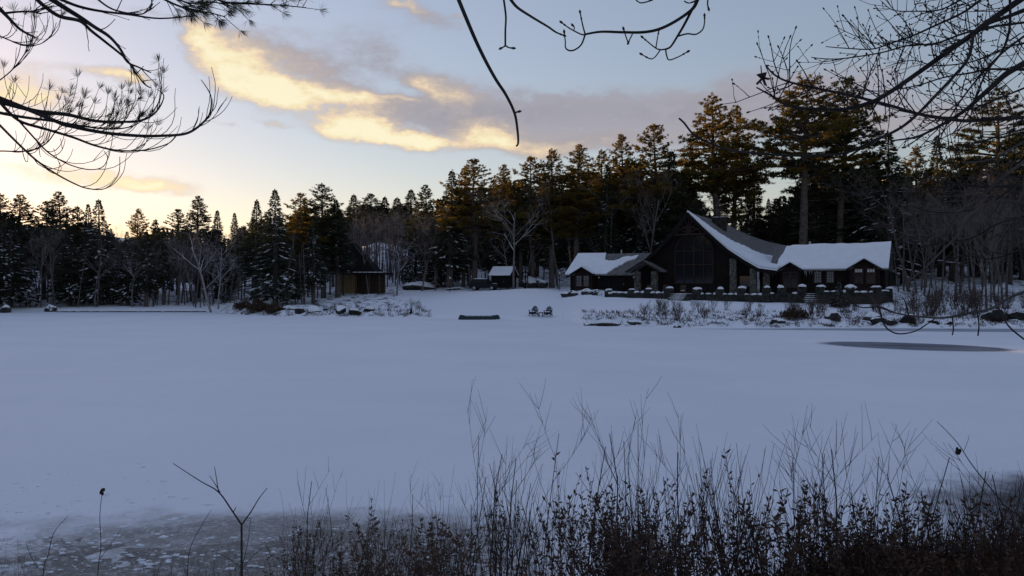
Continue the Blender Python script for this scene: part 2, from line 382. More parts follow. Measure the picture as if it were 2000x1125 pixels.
# ------------------------------------------------------------------ ground, pond
SH_U = [-3000, -400, 0, 400, 435, 480, 560, 700, 830, 900, 1000, 1100, 1128, 1142, 1200, 1350, 1500, 1700, 2000, 2400, 5000]
SH_Y = [118, 118, 116, 115, 109, 101, 97, 96, 93, 87.5, 85.5, 84.5, 78, 73, 71, 69.5, 69, 69.5, 68.5, 66, 60]
def lownoise(x, y, f, s=0.0):
    return (np.sin(x * f + 1.3 + s) * np.cos(y * f * 1.17 + .4 + s) + .6 * np.sin(x * f * 2.13 + y * f * 1.7 + 2.1 + s) + .4 * np.cos(x * f * 3.7 - y * f * 3.1 + s) + .3 * np.sin(x * f * 6.1 + y * f * 5.3 + s)) / 2.0
def sst(v, a, b):
    t = np.clip((v - a) / (b - a), 0, 1); return t * t * (3 - 2 * t)
def ground(x, y):
    x = np.asarray(x, float); y = np.asarray(y, float)
    u = 1000 + F * x / np.maximum(y, 25)
    shore = np.interp(u, SH_U, SH_Y) + .7 * lownoise(x, y, .35)
    d = y - shore
    far = np.where(d > 0, .28 * sst(d, 0, 1.6) + .068 * np.minimum(d, 55) + .085 * np.clip(d - 55, 0, 230), np.maximum(-1.0, .35 * d))
    rough = np.where((u > 1140) | ((u > 430) & (u < 830)), 1.0, .12) * sst(d, 0, .8) * (1 - sst(d, 4, 9))
    far = far + rough * (.30 * lownoise(x, y, 1.3, 2.) + .22 * lownoise(x, y, 2.9, 5.)) * 1.2
    wood = np.where((u < 780) | (u > 1750), 1.0, 0.0) * sst(d, 3, 12) + sst(d, 48, 70)
    far = far + np.clip(wood, 0, 1) * .35 * lownoise(x, y, .45, 1.)
    far = far + 7.2 * np.exp(-((x + 28.5) / 11) ** 2 - ((y - 172) / 16) ** 2)          # steep snowy bank behind the pavilion
    far = far + 1.0 * np.exp(-((x - 2) / 10) ** 2 - ((y - 113) / 9) ** 2) + .75 * np.exp(-((x - 45) / 8) ** 2 - ((y - 94) / 8) ** 2)   # pads under the lodge wings
    far = far + 17 * np.exp(-((x + 200) / 62) ** 2 - ((y - 185) / 70) ** 2)             # unseen wooded hill, added beyond the left edge to block the low sun
    far = far + sst(np.abs(x), 150, 260) * 12 * sst(y, 60, 160)
    ysh = np.where(x < 0, 11.3, 10.6) + .55 * np.sin(x * .55 + 1) + .25 * np.sin(x * 1.7)
    s = ysh - y
    near = np.where(s < 0, np.maximum(-1.0, .12 * s), .035 * np.minimum(s, 2.4) + .20 * np.clip(s - 2.4, 0, 30)) + sst(s, -.6, .6) * (.018 * lownoise(x, y, 6) + .03 * lownoise(x, y, 2.4))
    z = np.where(y > 40, far, near)
    z = np.where((np.abs(x) > 150) & (y <= 60), np.maximum(z, sst(np.abs(x), 150, 200) * 4 - .5), z)
    return z
def gz(x, y): return float(ground(np.array([x]), np.array([y]))[0])

xs = np.unique(np.concatenate([np.arange(-12, 12.01, .22), np.arange(-110, 110.01, 1.0), np.linspace(-1500, -110, 22), np.linspace(110, 1500, 22)]))
ys = np.unique(np.concatenate([np.linspace(-60, 2, 12), np.arange(2, 14.01, .16), np.arange(14, 60, 6), np.arange(60, 135, .7), np.arange(135, 200, 2.0), np.linspace(200, 1800, 26)]))
GX, GY = np.meshgrid(xs, ys); GZ = ground(GX, GY)
nx, ny = len(xs), len(ys)
idx = np.arange(nx * ny).reshape(ny, nx)
Q = np.stack([idx[:-1, :-1], idx[:-1, 1:], idx[1:, 1:], idx[1:, :-1]], -1).reshape(-1, 4)
me = np_mesh('ground', np.stack([GX, GY, GZ], -1).reshape(-1, 3), Q, 'snowy_ground', True)
yshg = np.where(GX < 0, 11.3, 10.6) + .55 * np.sin(GX * .55 + 1) + .25 * np.sin(GX * 1.7)
sg = yshg - GY
mud = sst(sg, -1.2, .2) * (1 - sst(sg, 1.8, 3.4)) * (1 - sst(GX, -1.2, 1.5)) * sst(GX, -7.5, -5.2) * (GY < 40)
mud = mud + .55 * sst(GX, 2.0, 5.0) * (GY < 40) * sst(sg, .2, 1.5)
UG = 1000 + F * GX / np.maximum(GY, 25)
DG = GY - np.interp(UG, SH_U, SH_Y)
duff = (np.where((UG < 780) | (UG > 1740), 1, 0) * sst(DG, 4, 10) + sst(DG, 46, 56) + .8 * np.where((UG > 1140) | ((UG > 430) & (UG < 830)), 1, 0) * (DG > 0) * (1 - sst(DG, 4, 7))) * (GY > 40)
for nm, arr in (('mud', mud), ('duff', np.clip(duff, 0, 1))):
    a = me.attributes.new(nm, 'FLOAT', 'POINT'); a.data.foreach_set('value', arr.ravel().astype(np.float32))
tag(add('ground', me), kind='structure')
mb = MB(); mb.face([(-200, 3, 0), (200, 3, 0), (200, 140, 0), (-200, 140, 0)])
tag(mb.build('pond_ice', 'snowy_ice'), kind='structure')

# bare ring of thin ice with a slit of open water, and the bared strip along the far right shore
def thin_ice(name, c0, c1, k0, k1):
    m = bpy.data.materials.new(name); m.use_nodes = True; MAT[name] = m
    T = NT(m.node_tree); b = T.n['Principled BSDF']; b.inputs['Roughness'].default_value = .55; b.inputs['Specular IOR Level'].default_value = .15
    tcx = T.new('ShaderNodeTexCoord'); n = T.noise(tcx.outputs['Object'], .6, 4, .6)
    T.l.new(T.mix(T.step(n, k0, k1), c0, c1), b.inputs['Base Color'])
def oval_ice():
    m = bpy.data.materials.new('thin_ice'); m.use_nodes = True; MAT['thin_ice'] = m
    T = NT(m.node_tree); b = T.n['Principled BSDF']; b.inputs['Roughness'].default_value = .6; b.inputs['Specular IOR Level'].default_value = .15
    tcx = T.new('ShaderNodeTexCoord'); vec = tcx.outputs['Object']; sx = T.new('ShaderNodeSeparateXYZ'); T.l.new(vec, sx.inputs[0]); X, Y, Z = sx.outputs
    ex = T.m('SUBTRACT', X, 788 / F * 46.4); ey = T.m('ADD', T.m('SUBTRACT', Y, 46.9), T.m('MULTIPLY', ex, .41))
    n = T.noise(vec, .7, 5, .65)
    r = T.m('SQRT', T.m('ADD', T.m('POWER', T.m('DIVIDE', ex, 4.55), 2.0), T.m('POWER', T.m('DIVIDE', ey, 3.7), 2.0)))
    r = T.m('ADD', r, T.m('MULTIPLY', T.m('SUBTRACT', n, .5), .16))
    c = T.mix(T.step(n, .3, .7), (0.10, 0.125, 0.17), (0.17, 0.20, 0.255))
    c = T.mix(T.step(r, .86, 1.06), c, (0.79, 0.825, 0.885))
    T.l.new(c, b.inputs['Base Color'])
oval_ice()
thin_ice('wet_ice', (0.03, 0.04, 0.06), (0.07, 0.085, 0.115), .3, .7)
thin_ice('strip_ice', (0.24, 0.265, 0.32), (0.40, 0.43, 0.50), .3, .7)
def patch(name, pts, z, m, label):
    mb = MB(); mb.face([(x, y, z) for x, y in pts]); return tag(mb.build(name, m), label, None, None, 'structure')
cx, cy = 788 / F * 46.4, 46.2
el_ = []
for i in range(64):
    w = 2 * math.pi * i / 64; rr = 1 + .015 * math.sin(3 * w + 1) + .01 * math.sin(7 * w)
    X = 5.0 * rr * math.cos(w); Y = 4.07 * rr * math.sin(w); el_.append((cx + X, cy + .7 + Y - .41 * X))
patch('thin_ice', el_, .004, 'thin_ice', 'dark grey oval of thin ice on the snowy pond')
wl = []
for i in range(40):
    w = 2 * math.pi * i / 40; rr = 1 + .12 * math.sin(3 * w) + .1 * math.sin(5 * w + 2)
    wl.append((cx + .1 + 2.2 * rr * math.cos(w), cy + .9 + .55 * rr * math.sin(w) - .30 * 2.2 * math.cos(w)))
patch('open_water', wl, .008, 'wet_ice', 'darker slit of open water inside the oval of thin ice')
st = [( (u - 1000) / F * y, y) for u, y in ((1340, 66.6), (1480, 65.6), (1620, 64.6), (1760, 63.2), (1900, 62.4), (2060, 61.5), (2060, 66.8), (1900, 67.2), (1700, 67.8), (1500, 67.5))]
patch('bared_ice', st, .004, 'strip_ice', 'grey strip of bared ice along the shore below the lodge')

# ------------------------------------------------------------------ lodge
TH = R(29); LB = 2.2          # lodge is turned 29 degrees; its base level
LG = (22.0, 101.0)
def lw(a, b): return (LG[0] + a * math.cos(TH) + b * math.sin(TH), LG[1] - a * math.sin(TH) + b * math.cos(TH))
def lp(a, b, z): return (a, b, z - LB)
lodge = empty('lodge', (LG[0], LG[1], LB), -TH, 'long dark log lodge with steep central gable and snowy wings', 'lodge')
FR = [(0, 13.0), (1.7, 11.25), (3.5, 9.55), (5.0, 8.2), (6.9, 6.9), (8.75, 5.78), (10.9, 5.46)]
FL = [(0, 13.0), (1.74, 10.75), (3.76, 8.6), (5.66, 6.98), (7.5, 5.72)]
BK = [(0, 12.9), (3.8, 10.9), (6.3, 9.95), (9.7, 9.1), (11.5, 8.9)]
def prof(P_, t): return float(np.interp(t, [p[0] for p in P_], [p[1] for p in P_]))
def loftz(t, b, front=FR):
    k = max(0.0, b / 17.0); return prof(front, t) * (1 - k) + prof(BK, t) * k
def NTs(x0, x1, n): return [x0 + (x1 - x0) * i / n for i in range(n + 1)]
# roofs of the hall
mb = MB(); mb.sheet([[lp(t, b, loftz(t, b)) for t in NTs(0, 10.9, 22)] for b in NTs(0, 17, 12)], .22)
roof = mb.build('roof', 'shingles', lodge)
mb = MB(); mb.sheet([[lp(-t, b, loftz(t, b, FL)) for t in NTs(0, 7.6, 16)] for b in NTs(0, 17, 12)], .22)
roof_l = mb.build('roof', 'shingles', lodge)
gr = random.Random(5)
def bs(t): return float(np.interp(t, [0, .5, 1, 2.5, 4, 5, 6, 7, 8, 9, 10.9], [.35, 1.6, 2.8, 4.3, 5.4, 6.8, 7.2, 6.9, 7.9, 8.8, 9.6]))
mb = MB(); rows = []
tt = NTs(0.02, 10.9, 60); wob = [gr.uniform(-.35, .35) for _ in tt]
for k in range(9):
    rows.append([lp(t, -.08 + (bs(t) + wob[i]) * k / 8, loftz(t, (bs(t) + wob[i]) * k / 8) + (.20 if k < 8 else .05)) for i, t in enumerate(tt)])
mb.sheet(rows, .19); mb.build('snow', 'roof_snow', roof, True)
# wing roofs
def wing(a0, a1, ze, zr, snow_poly, name='wing_roof'):
    b0, bm, b1 = 1.9, 6.2, 10.5; mb = MB()
    mb.sheet([[lp(a, b0, ze), lp(a, bm, zr), lp(a, b1, ze)] for a in NTs(a0, a1, 4)], .22)
    r = mb.build(name, 'shingles', lodge)
    mb = MB(); n = Vector((0, -(zr - ze), bm - b0)).normalized()
    pts = [Vector(lp(a, b0 + (bm - b0) * s, ze + (zr - ze) * s)) + n * .015 for a, s in snow_poly]
    mb.prism(pts, n * .16); mb.build('snow', 'roof_snow', r)
    mb = MB()      # walls
    mb.box(lp((a0 + a1) / 2, 2.75, (ze - .1 + LB) / 2), (abs(a1 - a0) - .7, .25, ze - .1 - LB))
    mb.box(lp((a0 + a1) / 2, 9.6, (ze - .1 + LB) / 2), (abs(a1 - a0) - .7, .25, ze - .1 - LB))
    for a in (a0 + .45, a1 - .45):
        mb.prism([lp(a, 2.9, LB), lp(a, 9.45, LB), lp(a, 9.45, ze + .1), lp(a, 6.2, zr - .25), lp(a, 2.9, ze + .1)], (.2 if a == a0 + .45 else -.2, 0, 0))
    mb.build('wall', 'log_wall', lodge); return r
def jag(poly, n, amp, seed, lock=()):
    g = random.Random(seed); out = []
    for i, p in enumerate(poly):
        q = poly[(i + 1) % len(poly)]; out.append(p)
        if i in lock: continue
        for k in range(1, n): f = k / n; out.append((p[0] + (q[0] - p[0]) * f + g.uniform(-amp, amp) * 2.2, min(1.0, max(0, p[1] + (q[1] - p[1]) * f + g.uniform(-amp, amp) * .5))))
    return out
lwing = wing(-17.7, -4.2, 5.3, 8.2, jag([(-17.75, -.02), (-17.75, 1.02), (-13.4, 1.0), (-13.0, .64), (-11.6, .60), (-10.4, .78), (-8.4, .86), (-8.7, .66), (-9.9, .5), (-10.9, .25), (-11.6, -.02)], 4, .07, 3, (0, 1, 10)))
rwing = wing(9.6, 22.8, 5.65, 8.75, jag([(10.4, -.02), (10.6, .5), (11.0, .93), (12.5, .97), (15.5, 1.0), (19.0, .98), (22.85, 1.02), (22.85, -.02)], 4, .05, 4, (6, 7)))
mb = MB()
for (a, s, w) in ((-7.4, .33, .45), (-6.9, .2, .35), (-7.9, .05, .5)): mb.lump(lp(a, 1.9 + 4.3 * s, 5.3 + 2.9 * s + .05), (w, .35, .18), int(a * 10), 0, 8, 4, .2)
mb.build('snow', 'roof_snow', lwing, True)
# cross gables over the bays
def bay(a0, a1, zp, ze, windows, snowy=True):
    am = (a0 + a1) / 2; mb = MB()
    mb.sheet([[lp(a0 - .15, b, ze), lp(am, b, zp), lp(a1 + .15, b, ze)] for b in (.9, 4.4)], .16)
    r = mb.build('bay_roof', 'dark_trim', lodge)
    mb = MB(); mb.sheet([[lp(a0 - .12, b, ze + .14), lp(am, b, zp + .17), lp(a1 + .12, b, ze + .14)] for b in (1.05, 2.5, 4.3)], .13)
    mb.build('snow', 'roof_snow', r)
    mb = MB(); mb.prism([lp(a0 + .2, 1.45, LB), lp(a1 - .2, 1.45, LB), lp(a1 - .2, 1.45, ze - .1), lp(am, 1.45, zp - .22), lp(a0 + .2, 1.45, ze - .1)], (0, 1.2, 0))
    mb.build('bay_wall', 'bay_board', lodge)
    for (w0, w1, z0, z1, kind) in windows: window(w0, w1, z0, z1, 1.40, 3, 4, kind)
def window(a0, a1, z0, z1, b, nc, nr, pane='pale_pane', frame='red_trim'):
    mb = MB(); t = .09
    mb.box(lp((a0 + a1) / 2, b - .03, z1 + t / 2), (a1 - a0 + 2 * t, .12, t)); mb.box(lp((a0 + a1) / 2, b - .05, z0 - t / 2), (a1 - a0 + 2 * t + .1, .16, t))
    for a in (a0 - t / 2, a1 + t / 2): mb.box(lp(a, b - .03, (z0 + z1) / 2), (t, .12, z1 - z0))
    for i in range(1, nc): mb.box(lp(a0 + (a1 - a0) * i / nc, b - .02, (z0 + z1) / 2), (.045, .07, z1 - z0))
    for j in range(1, nr): mb.box(lp((a0 + a1) / 2, b - .022, z0 + (z1 - z0) * j / nr), (a1 - a0, .06, .045 if j != nr // 2 else .08))
    w = mb.build('window', frame, lodge)
    for i in range(nc):
        for j in range(nr):
            mb = MB(); mm = 'shade_cloth' if pane == 'shade' and j == nr - 1 else ('pane' if pane in ('shade', 'pane') else pane)
            mb.box(lp(a0 + (a1 - a0) * (i + .5) / nc, b + .02, z0 + (z1 - z0) * (j + .5) / nr), ((a1 - a0) / nc - .05, .02, (z1 - z0) / nr - .05)); mb.build('pane', mm, w)
    return w
bay(-16.5, -13.4, 6.25, 5.3, [(-15.85, -15.12, 3.65, 5.05, 'pale_pane'), (-14.78, -14.05, 3.65, 5.05, 'pale_pane')])
bay(10.9, 13.5, 6.45, 5.6, [(11.45, 12.1, 3.5, 5.25, 'pane'), (12.3, 12.95, 3.5, 5.25, 'pane')])
bay(18.6, 22.1, 6.75, 5.6, [(19.35, 20.15, 3.95, 5.6, 'shade'), (20.65, 21.45, 3.95, 5.6, 'shade')])
window(14.75, 15.5, 4.05, 5.35, 2.60, 3, 4, 'pale_pane'); window(16.15, 16.9, 4.05, 5.35, 2.60, 3, 4, 'pale_pane')
window(-12.3, -11.4, 3.6, 4.9, 2.60, 2, 2, 'pane', 'dark_trim'); 
mb = MB(); mb.box(lp(-9.8, 2.58, 3.95), (1.1, .1, 2.1)); dr = mb.build('door', 'dark_trim', lodge)
mb = MB(); mb.box(lp(-9.42, 2.50, 3.9), (.05, .06, .14)); mb.build('handle', 'steel', dr)
# hall gable wall with arched window
gw = MB()
pl = [lp(-6.9, 1.2, LB), lp(8.3, 1.2, LB)] + [lp(t, 1.2, loftz(t, 1.2) - .2) for t in (8.3, 6.9, 5, 3.5, 1.7)] + [lp(0, 1.2, 12.75)] + [lp(-t, 1.2, loftz(t, 1.2, FL) - .2) for t in (1.74, 3.76, 5.66, 6.9)]
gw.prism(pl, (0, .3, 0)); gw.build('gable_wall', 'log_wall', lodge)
gc, gh = .54, 2.45
mb = MB(); arch = [(gc + gh * math.cos(w), 8.1 + 2.25 * math.sin(w)) for w in NTs(0, math.pi, 20)]
mb.tube([lp(gc + gh, 1.1, 4.0)] + [lp(a, 1.1, z) for a, z in arch] + [lp(gc - gh, 1.1, 4.0)], .10, 5)
for z in (4.0, 6.35, 8.1): mb.box(lp(gc, 1.12, z), (2 * gh, .12, .14))
mb.box(lp(gc, 1.09, 7.2), (.16, .14, 6.3))
for a in (gc - 1.25, gc + 1.25): mb.box(lp(a, 1.12, 6.6), (.10, .10, 5.2))
for w in (R(45), R(135), R(68), R(112)): mb.beam(lp(gc, 1.12, 8.1), lp(gc + gh * math.cos(w), 1.12, 8.1 + 2.25 * math.sin(w)), .07, .07)
aw = mb.build('arched_window', 'brown_trim', lodge)
cols = [gc - gh + .08, gc - 1.25, gc, gc + 1.25, gc + gh - .08]
for i in range(4):
    for z0, z1 in ((4.07, 6.28), (6.42, 8.03)):
        mb = MB(); mb.box(lp((cols[i] + cols[i + 1]) / 2, 1.16, (z0 + z1) / 2), (cols[i + 1] - cols[i] - .06, .02, z1 - z0)); mb.build('pane', 'pane', aw)
for i in range(4):
    w0, w1 = math.pi * i / 4 + .03, math.pi * (i + 1) / 4 - .03
    mb = MB(); mb.prism([lp(gc, 1.17, 8.18)] + [lp(gc + (gh - .1) * math.cos(w), 1.17, 8.18 + 2.1 * math.sin(w)) for w in NTs(w0, w1, 6)], (0, -.02, 0)); mb.build('pane', 'pane', aw)
mb = MB()
for side, P_ in ((1, FR), (-1, FL)):
    pts = [(side * t, z) for t, z in P_]
    for p, q in zip(pts, pts[1:]): mb.beam(lp(p[0], -.02, p[1] - .22), lp(q[0], -.02, q[1] - .22), .16, .42)
mb.build('rake_board', 'dark_trim', lodge)
mb = MB()
hub = (0.1, 10.3)
mb.tube([lp(hub[0] + 1.55 * math.cos(w), .25, hub[1] + .0 + .9 * math.sin(w) - .1) for w in NTs(math.pi, 0, 12)], .09, 4)
for w in (R(20), R(48), R(72), R(90), R(108), R(132), R(160)):
    mb.beam(lp(hub[0], .25, hub[1]), lp(hub[0] + .95 * math.cos(w) * 1.7, .25, hub[1] + 2.0 * math.sin(w)), .11, .11)
mb.beam(lp(-2.6, .25, hub[1] - .15), lp(2.6, .25, hub[1] - .15), .16, .2)
mb.build('gable_truss', 'brown_trim', lodge)
mb = MB(); mb.box(lp(9.75, 2.3, 3.9), (2.6, .2, 3.2)); mb.build('wall', 'log_wall', lodge)
# left porch gable
mb = MB(); mb.sheet([[lp(-7.5, b, 5.55), lp(-5.25, b, 6.9), lp(-2.95, b, 5.6)] for b in (-1.7, 1.1)], .18); pr = mb.build('porch_roof', 'shingles', lodge)
mb = MB(); mb.beam(lp(-5.25, -1.75, 6.78), lp(-2.9, -1.75, 5.45), .1, .24); mb.beam(lp(-5.25, -1.75, 6.78), lp(-7.55, -1.75, 5.42), .1, .24); mb.build('fascia', 'brown_trim', pr)
def stones(mb, c, d, rz, seed, sw=.34, sh=.22):
    """rubble masonry: courses of uneven blocks filling a box of size d centred on c"""
    g = random.Random(seed); z = -d[2] / 2; cs, sn = math.cos(rz), math.sin(rz)
    mb.box(c, (d[0] - .10, d[1] - .10, d[2] - .04), rz)
    while z < d[2] / 2 - .03:
        h = min(sh * g.uniform(.7, 1.4), d[2] / 2 - z); 
        for side in (-1, 1):
            x = -d[0] / 2
            while x < d[0] / 2 - .02:
                w = min(sw * g.uniform(.6, 1.5), d[0] / 2 - x); yy = side * (d[1] / 2 - .06)
                px, py = x + w / 2, yy
                mb.box((c[0] + px * cs - py * sn, c[1] + px * sn + py * cs, c[2] + z + h / 2), (w - .03, .12 + g.uniform(0, .09), h - .03), rz + g.uniform(-.05, .05), 0, g.uniform(.86, 1.0)); x += w
            y = -d[1] / 2 + .06
            while y < d[1] / 2 - .1:
                w = min(sw * g.uniform(.6, 1.3), d[1] / 2 - y); px, py = side * (d[0] / 2 - .06), y + w / 2
                mb.box((c[0] + px * cs - py * sn, c[1] + px * sn + py * cs, c[2] + z + h / 2), (.12 + g.uniform(0, .09), w - .03, h - .03), rz, 0, g.uniform(.86, 1.0)); y += w
        z += h
for i, (a, b, zt) in enumerate(((-6.2, -.9, 5.5), (-3.95, -.9, 5.55), (5.66, .35, 7.0), (8.07, .35, 5.75), (9.5, 1.0, 5.3))):
    mb = MB(); stones(mb, lp(a, b, (LB + zt) / 2), (.72, .6, zt - LB), 0, 20 + i, .26, .2); p = mb.build('stone_pillar', 'stone', lodge); p['kind'] = 'stuff'
for a0, a1, b in ((-5.7, -4.4, 1.12), (6.05, 7.75, 1.12)):
    mb = MB(); mb.box(lp((a0 + a1) / 2, b, 3.9), (a1 - a0, .1, 2.4)); d_ = mb.build('porch_door', 'dark_trim', lodge)
    mb = MB(); mb.box(lp((a0 + a1) / 2, b - .06, 4.2), ((a1 - a0) * .7, .03, 1.3)); mb.build('pane', 'pane', d_)
mb = MB(); stones(mb, lp(1.75, 8.9, 11.6), (1.7, 1.2, 2.2), 0, 77, .3, .22); mb.box(lp(1.75, 8.9, 12.78), (1.95, 1.45, .16)); ch = mb.build('chimney', 'dark_stone', lodge); ch['kind'] = 'stuff'
mb = MB()
for (a, w) in ((1.3, .5), (2.2, .45)): mb.lump(lp(a, 8.9, 12.88), (w, .6, .08), int(a * 9), 0, 8, 4, .15)
mb.build('snow', 'roof_snow', ch, True)
mb = MB(); mb.tube([lp(-11.4, 6.8, 8.0), lp(-11.4, 6.8, 8.75)], .12, 8); mb.build('vent_pipe', 'steel', lodge)
mb = MB(); mb.tube([lp(13.6, 6.8, 8.4), lp(13.6, 6.8, 9.2)], .14, 8); mb.build('vent_pipe', 'steel', lodge)
for a in (-13.0, -8.0):
    mb = MB(); mb.box(lp(a, 2.5, 4.85), (.16, .14, .26), 0, 0, .7); mb.build('wall_lamp', 'lamp_glass', lodge)
gi = random.Random(8)
for i in range(9):
    a = 13.6 + gi.uniform(0, 1.5) if i < 6 else 9.8 + gi.uniform(0, 1.0); ln = gi.uniform(.25, .8)
    mb = MB(); mb.tube([lp(a, 1.95, 5.5), lp(a, 1.95, 5.5 - ln)], [.035, .004], 4); mb.build('icicle', 'lamp_glass', lodge)
mb = MB(); mb.box(lp(2.5, 5.9, 2.45), (39.0, 6.2, .5)); mb.build('foundation', 'dark_stone', lodge)

# ------------------------------------------------------------------ terrace in front of the lodge
ter = empty('stone_terrace', (*[at(1340, 590, 94.5)[i] for i in (0, 1)], 1.6), 0, 'rough stone terrace wall with snow-capped piers and steps before the lodge', 'terrace')
def tw(u, Y): return ((u - 1000) / F * Y, Y)
TO = Vector(ter.location)
def tl(x, y, z): return (x - TO.x, y - TO.y, z - TO.z)
LINE = [(1189, 100.6), (1234, 98.9), (1266, 97.8), (1306, 96.5), (1362, 94.6), (1406, 93.3), (1448, 92.0), (1497, 90.7), (1527, 90.8), (1566, 89.9), (1602, 89.0), (1661, 87.9), (1713, 87.0), (1735, 88.0)]
PT = [26 for _ in LINE]
PV = [563, 562, 561, 559, 561, 561, 559, 558, 558, 556, 556, 557, 557, 560]
gs = random.Random(3)
def cap(parent, c, rx, ry, h, seed):
    g = random.Random(seed); mb = MB(); mb.lump(c, (rx * g.uniform(.75, 1), ry, h), seed, 0, 10, 5, .22)
    for k in range(g.randint(0, 2)): mb.lump((c[0] + g.uniform(-.6, .6) * rx, c[1] - g.uniform(0, .3) * ry, c[2] - g.uniform(.0, .12)), (rx * g.uniform(.3, .65), ry * .6, h * g.uniform(.5, 1.3)), seed * 7 + k, 0, 8, 4, .3)
    return mb.build('snow_cap', 'roof_snow', parent, True)
for i, ((u, Y), v) in enumerate(zip(LINE, PV)):
    x, y = tw(u, Y); zt = CZ - (v + 3.5 - 562.5) / F * Y; zb = gz(x, y) - .25
    mb = MB(); w = .85 if i not in (3, 4) else 1.0; stones(mb, tl(x, y, (zt + zb) / 2), (w, w, zt - zb), -TH, 40 + i, .32, .2)
    p = mb.build('pier', 'dark_stone', ter); p['kind'] = 'stuff'
    k_ = gs.uniform(.62, 1.08); cap(p, tl(x + gs.uniform(-.12, .12), y, zt + .02), .60 * w / .85 * k_, .56 * k_, gs.uniform(.10, .28), i)
for i in range(len(LINE) - 1):
    if i in (3, 9): continue
    (x0, y0), (x1, y1) = tw(*LINE[i]), tw(*LINE[i + 1]); L = math.hypot(x1 - x0, y1 - y0); rz = math.atan2(y1 - y0, x1 - x0)
    zt = 2.80 + gs.uniform(-.14, .1); zb = min(gz(x0, y0), gz(x1, y1)) - .3
    if i > 9: zt += .2
    mb = MB(); stones(mb, tl((x0 + x1) / 2, (y0 + y1) / 2, (zt + zb) / 2), (L - .7, .55, zt - zb), rz, 60 + i, .42, .24)
    p = mb.build('wall', 'dark_stone', ter); p['kind'] = 'stuff'
    f = .5; k = 2 + int(L / 2.2)
    for j in range(k):
        q = (j + .5) / k; 
        if gs.random() < .12: continue
        cap(p, tl(x0 + (x1 - x0) * q, y0 + (y1 - y0) * q, zt + .02), L / k * .52, .36, .10 + .08 * gs.random(), i * 10 + j)
(xa, ya) = tw(1735, 88.0); xb, yb = lw(22.3, 2.0)
mb = MB(); L = math.hypot(xb - xa, yb - ya); stones(mb, tl((xa + xb) / 2, (ya + yb) / 2, 2.5), (L, .5, 1.6), math.atan2(yb - ya, xb - xa), 91, .42, .24); p = mb.build('wall', 'dark_stone', ter); p['kind'] = 'stuff'
# terrace floor
poly = [tw(u, Y) for u, Y in LINE] + [lw(22.3, 2.2), lw(-8, 2.2), lw(-10.5, .5)]
mb = MB(); mb.prism([tl(x, y, 1.4) for x, y in poly], (0, 0, 1.2)); mb.build('floor', 'snow', ter)
def steps(i0, n, zt, run):
    (x0, y0), (x1, y1) = tw(*LINE[i0]), tw(*LINE[i0 + 1]); L = math.hypot(x1 - x0, y1 - y0); rz = math.atan2(y1 - y0, x1 - x0); nrm = Vector((math.sin(rz), -math.cos(rz)))
    zb = gz((x0 + x1) / 2 + nrm.x * run * n, (y0 + y1) / 2 + nrm.y * run * n) - .05
    for k in range(n):
        z = zt - (zt - zb) * k / n; c = Vector(((x0 + x1) / 2, (y0 + y1) / 2)) + nrm * run * (k - .5)
        mb = MB(); mb.box(tl(c.x, c.y, z - .45), (L - .95, run + .02, .9), rz); s_ = mb.build('step', 'dark_stone', ter)
        mb = MB(); mb.lump(tl(c.x + .1, c.y, z), (L * .42, run * .40, .05), k, 0, 10, 4, .3); mb.build('snow', 'roof_snow', s_, True)
steps(3, 6, 2.72, .36); steps(9, 6, 2.75, .34)
for k, (u, Y, w) in enumerate(((1108, 106, .9), (1118, 105.5, .7), (1146, 104, .8), (1165, 103, .6))):
    x, y = tw(u, Y); mb = MB(); mb.lump((0, 0, .2), (w, .6, .55), 300 + k, 0, 9, 5, .2)
    o = mb.build('garden_rock', 'rock', None); o.location = (x, y, gz(x, y)); tag(o, ['low snowy rock at the far end of the lodge, outermost', 'small snowy rock second from the lodge end corner', 'squat snow-topped rock before the bay with two pale windows', 'smallest rock between the bay and the terrace wall'][k], 'rock', 'rocks by the lodge end')

# chairs on the terrace
def terrace_chair(u, Y, label):
    x, y = tw(u, Y); t = empty('porch_chair', (x, y, 2.61), -TH + .2, label, 'chair', 'chairs on the terrace')
    mb = MB(); mb.box((0, 0, .42), (.6, .55, .06)); mb.build('seat', 'brown_wood', t)
    for i in range(4):
        mb = MB(); mb.beam((-.24 + .16 * i, .28, .42), (-.26 + .17 * i, .5, 1.15), .12, .025); mb.build('back_slat', 'brown_wood', t)
    for sx in (-1, 1):
        for sy in (-1, 1):
            mb = MB(); mb.box((sx * .28, sy * .25, .21), (.06, .06, .42)); mb.build('leg', 'brown_wood', t)
        mb = MB(); mb.box((sx * .32, 0, .62), (.08, .62, .035)); mb.build('armrest', 'brown_wood', t)
    mb = MB(); mb.lump((0, 0, .46), (.28, .25, .06), 3, 0, 8, 4, .2); mb.build('snow', 'roof_snow', t, True)
terrace_chair(1268, 99.6, 'wooden porch chair under the small porch roof of the lodge')
terrace_chair(1300, 98.6, 'wooden porch chair behind the pier beside the main steps')
terrace_chair(1334, 97.6, 'wooden porch chair at the top of the main terrace steps')

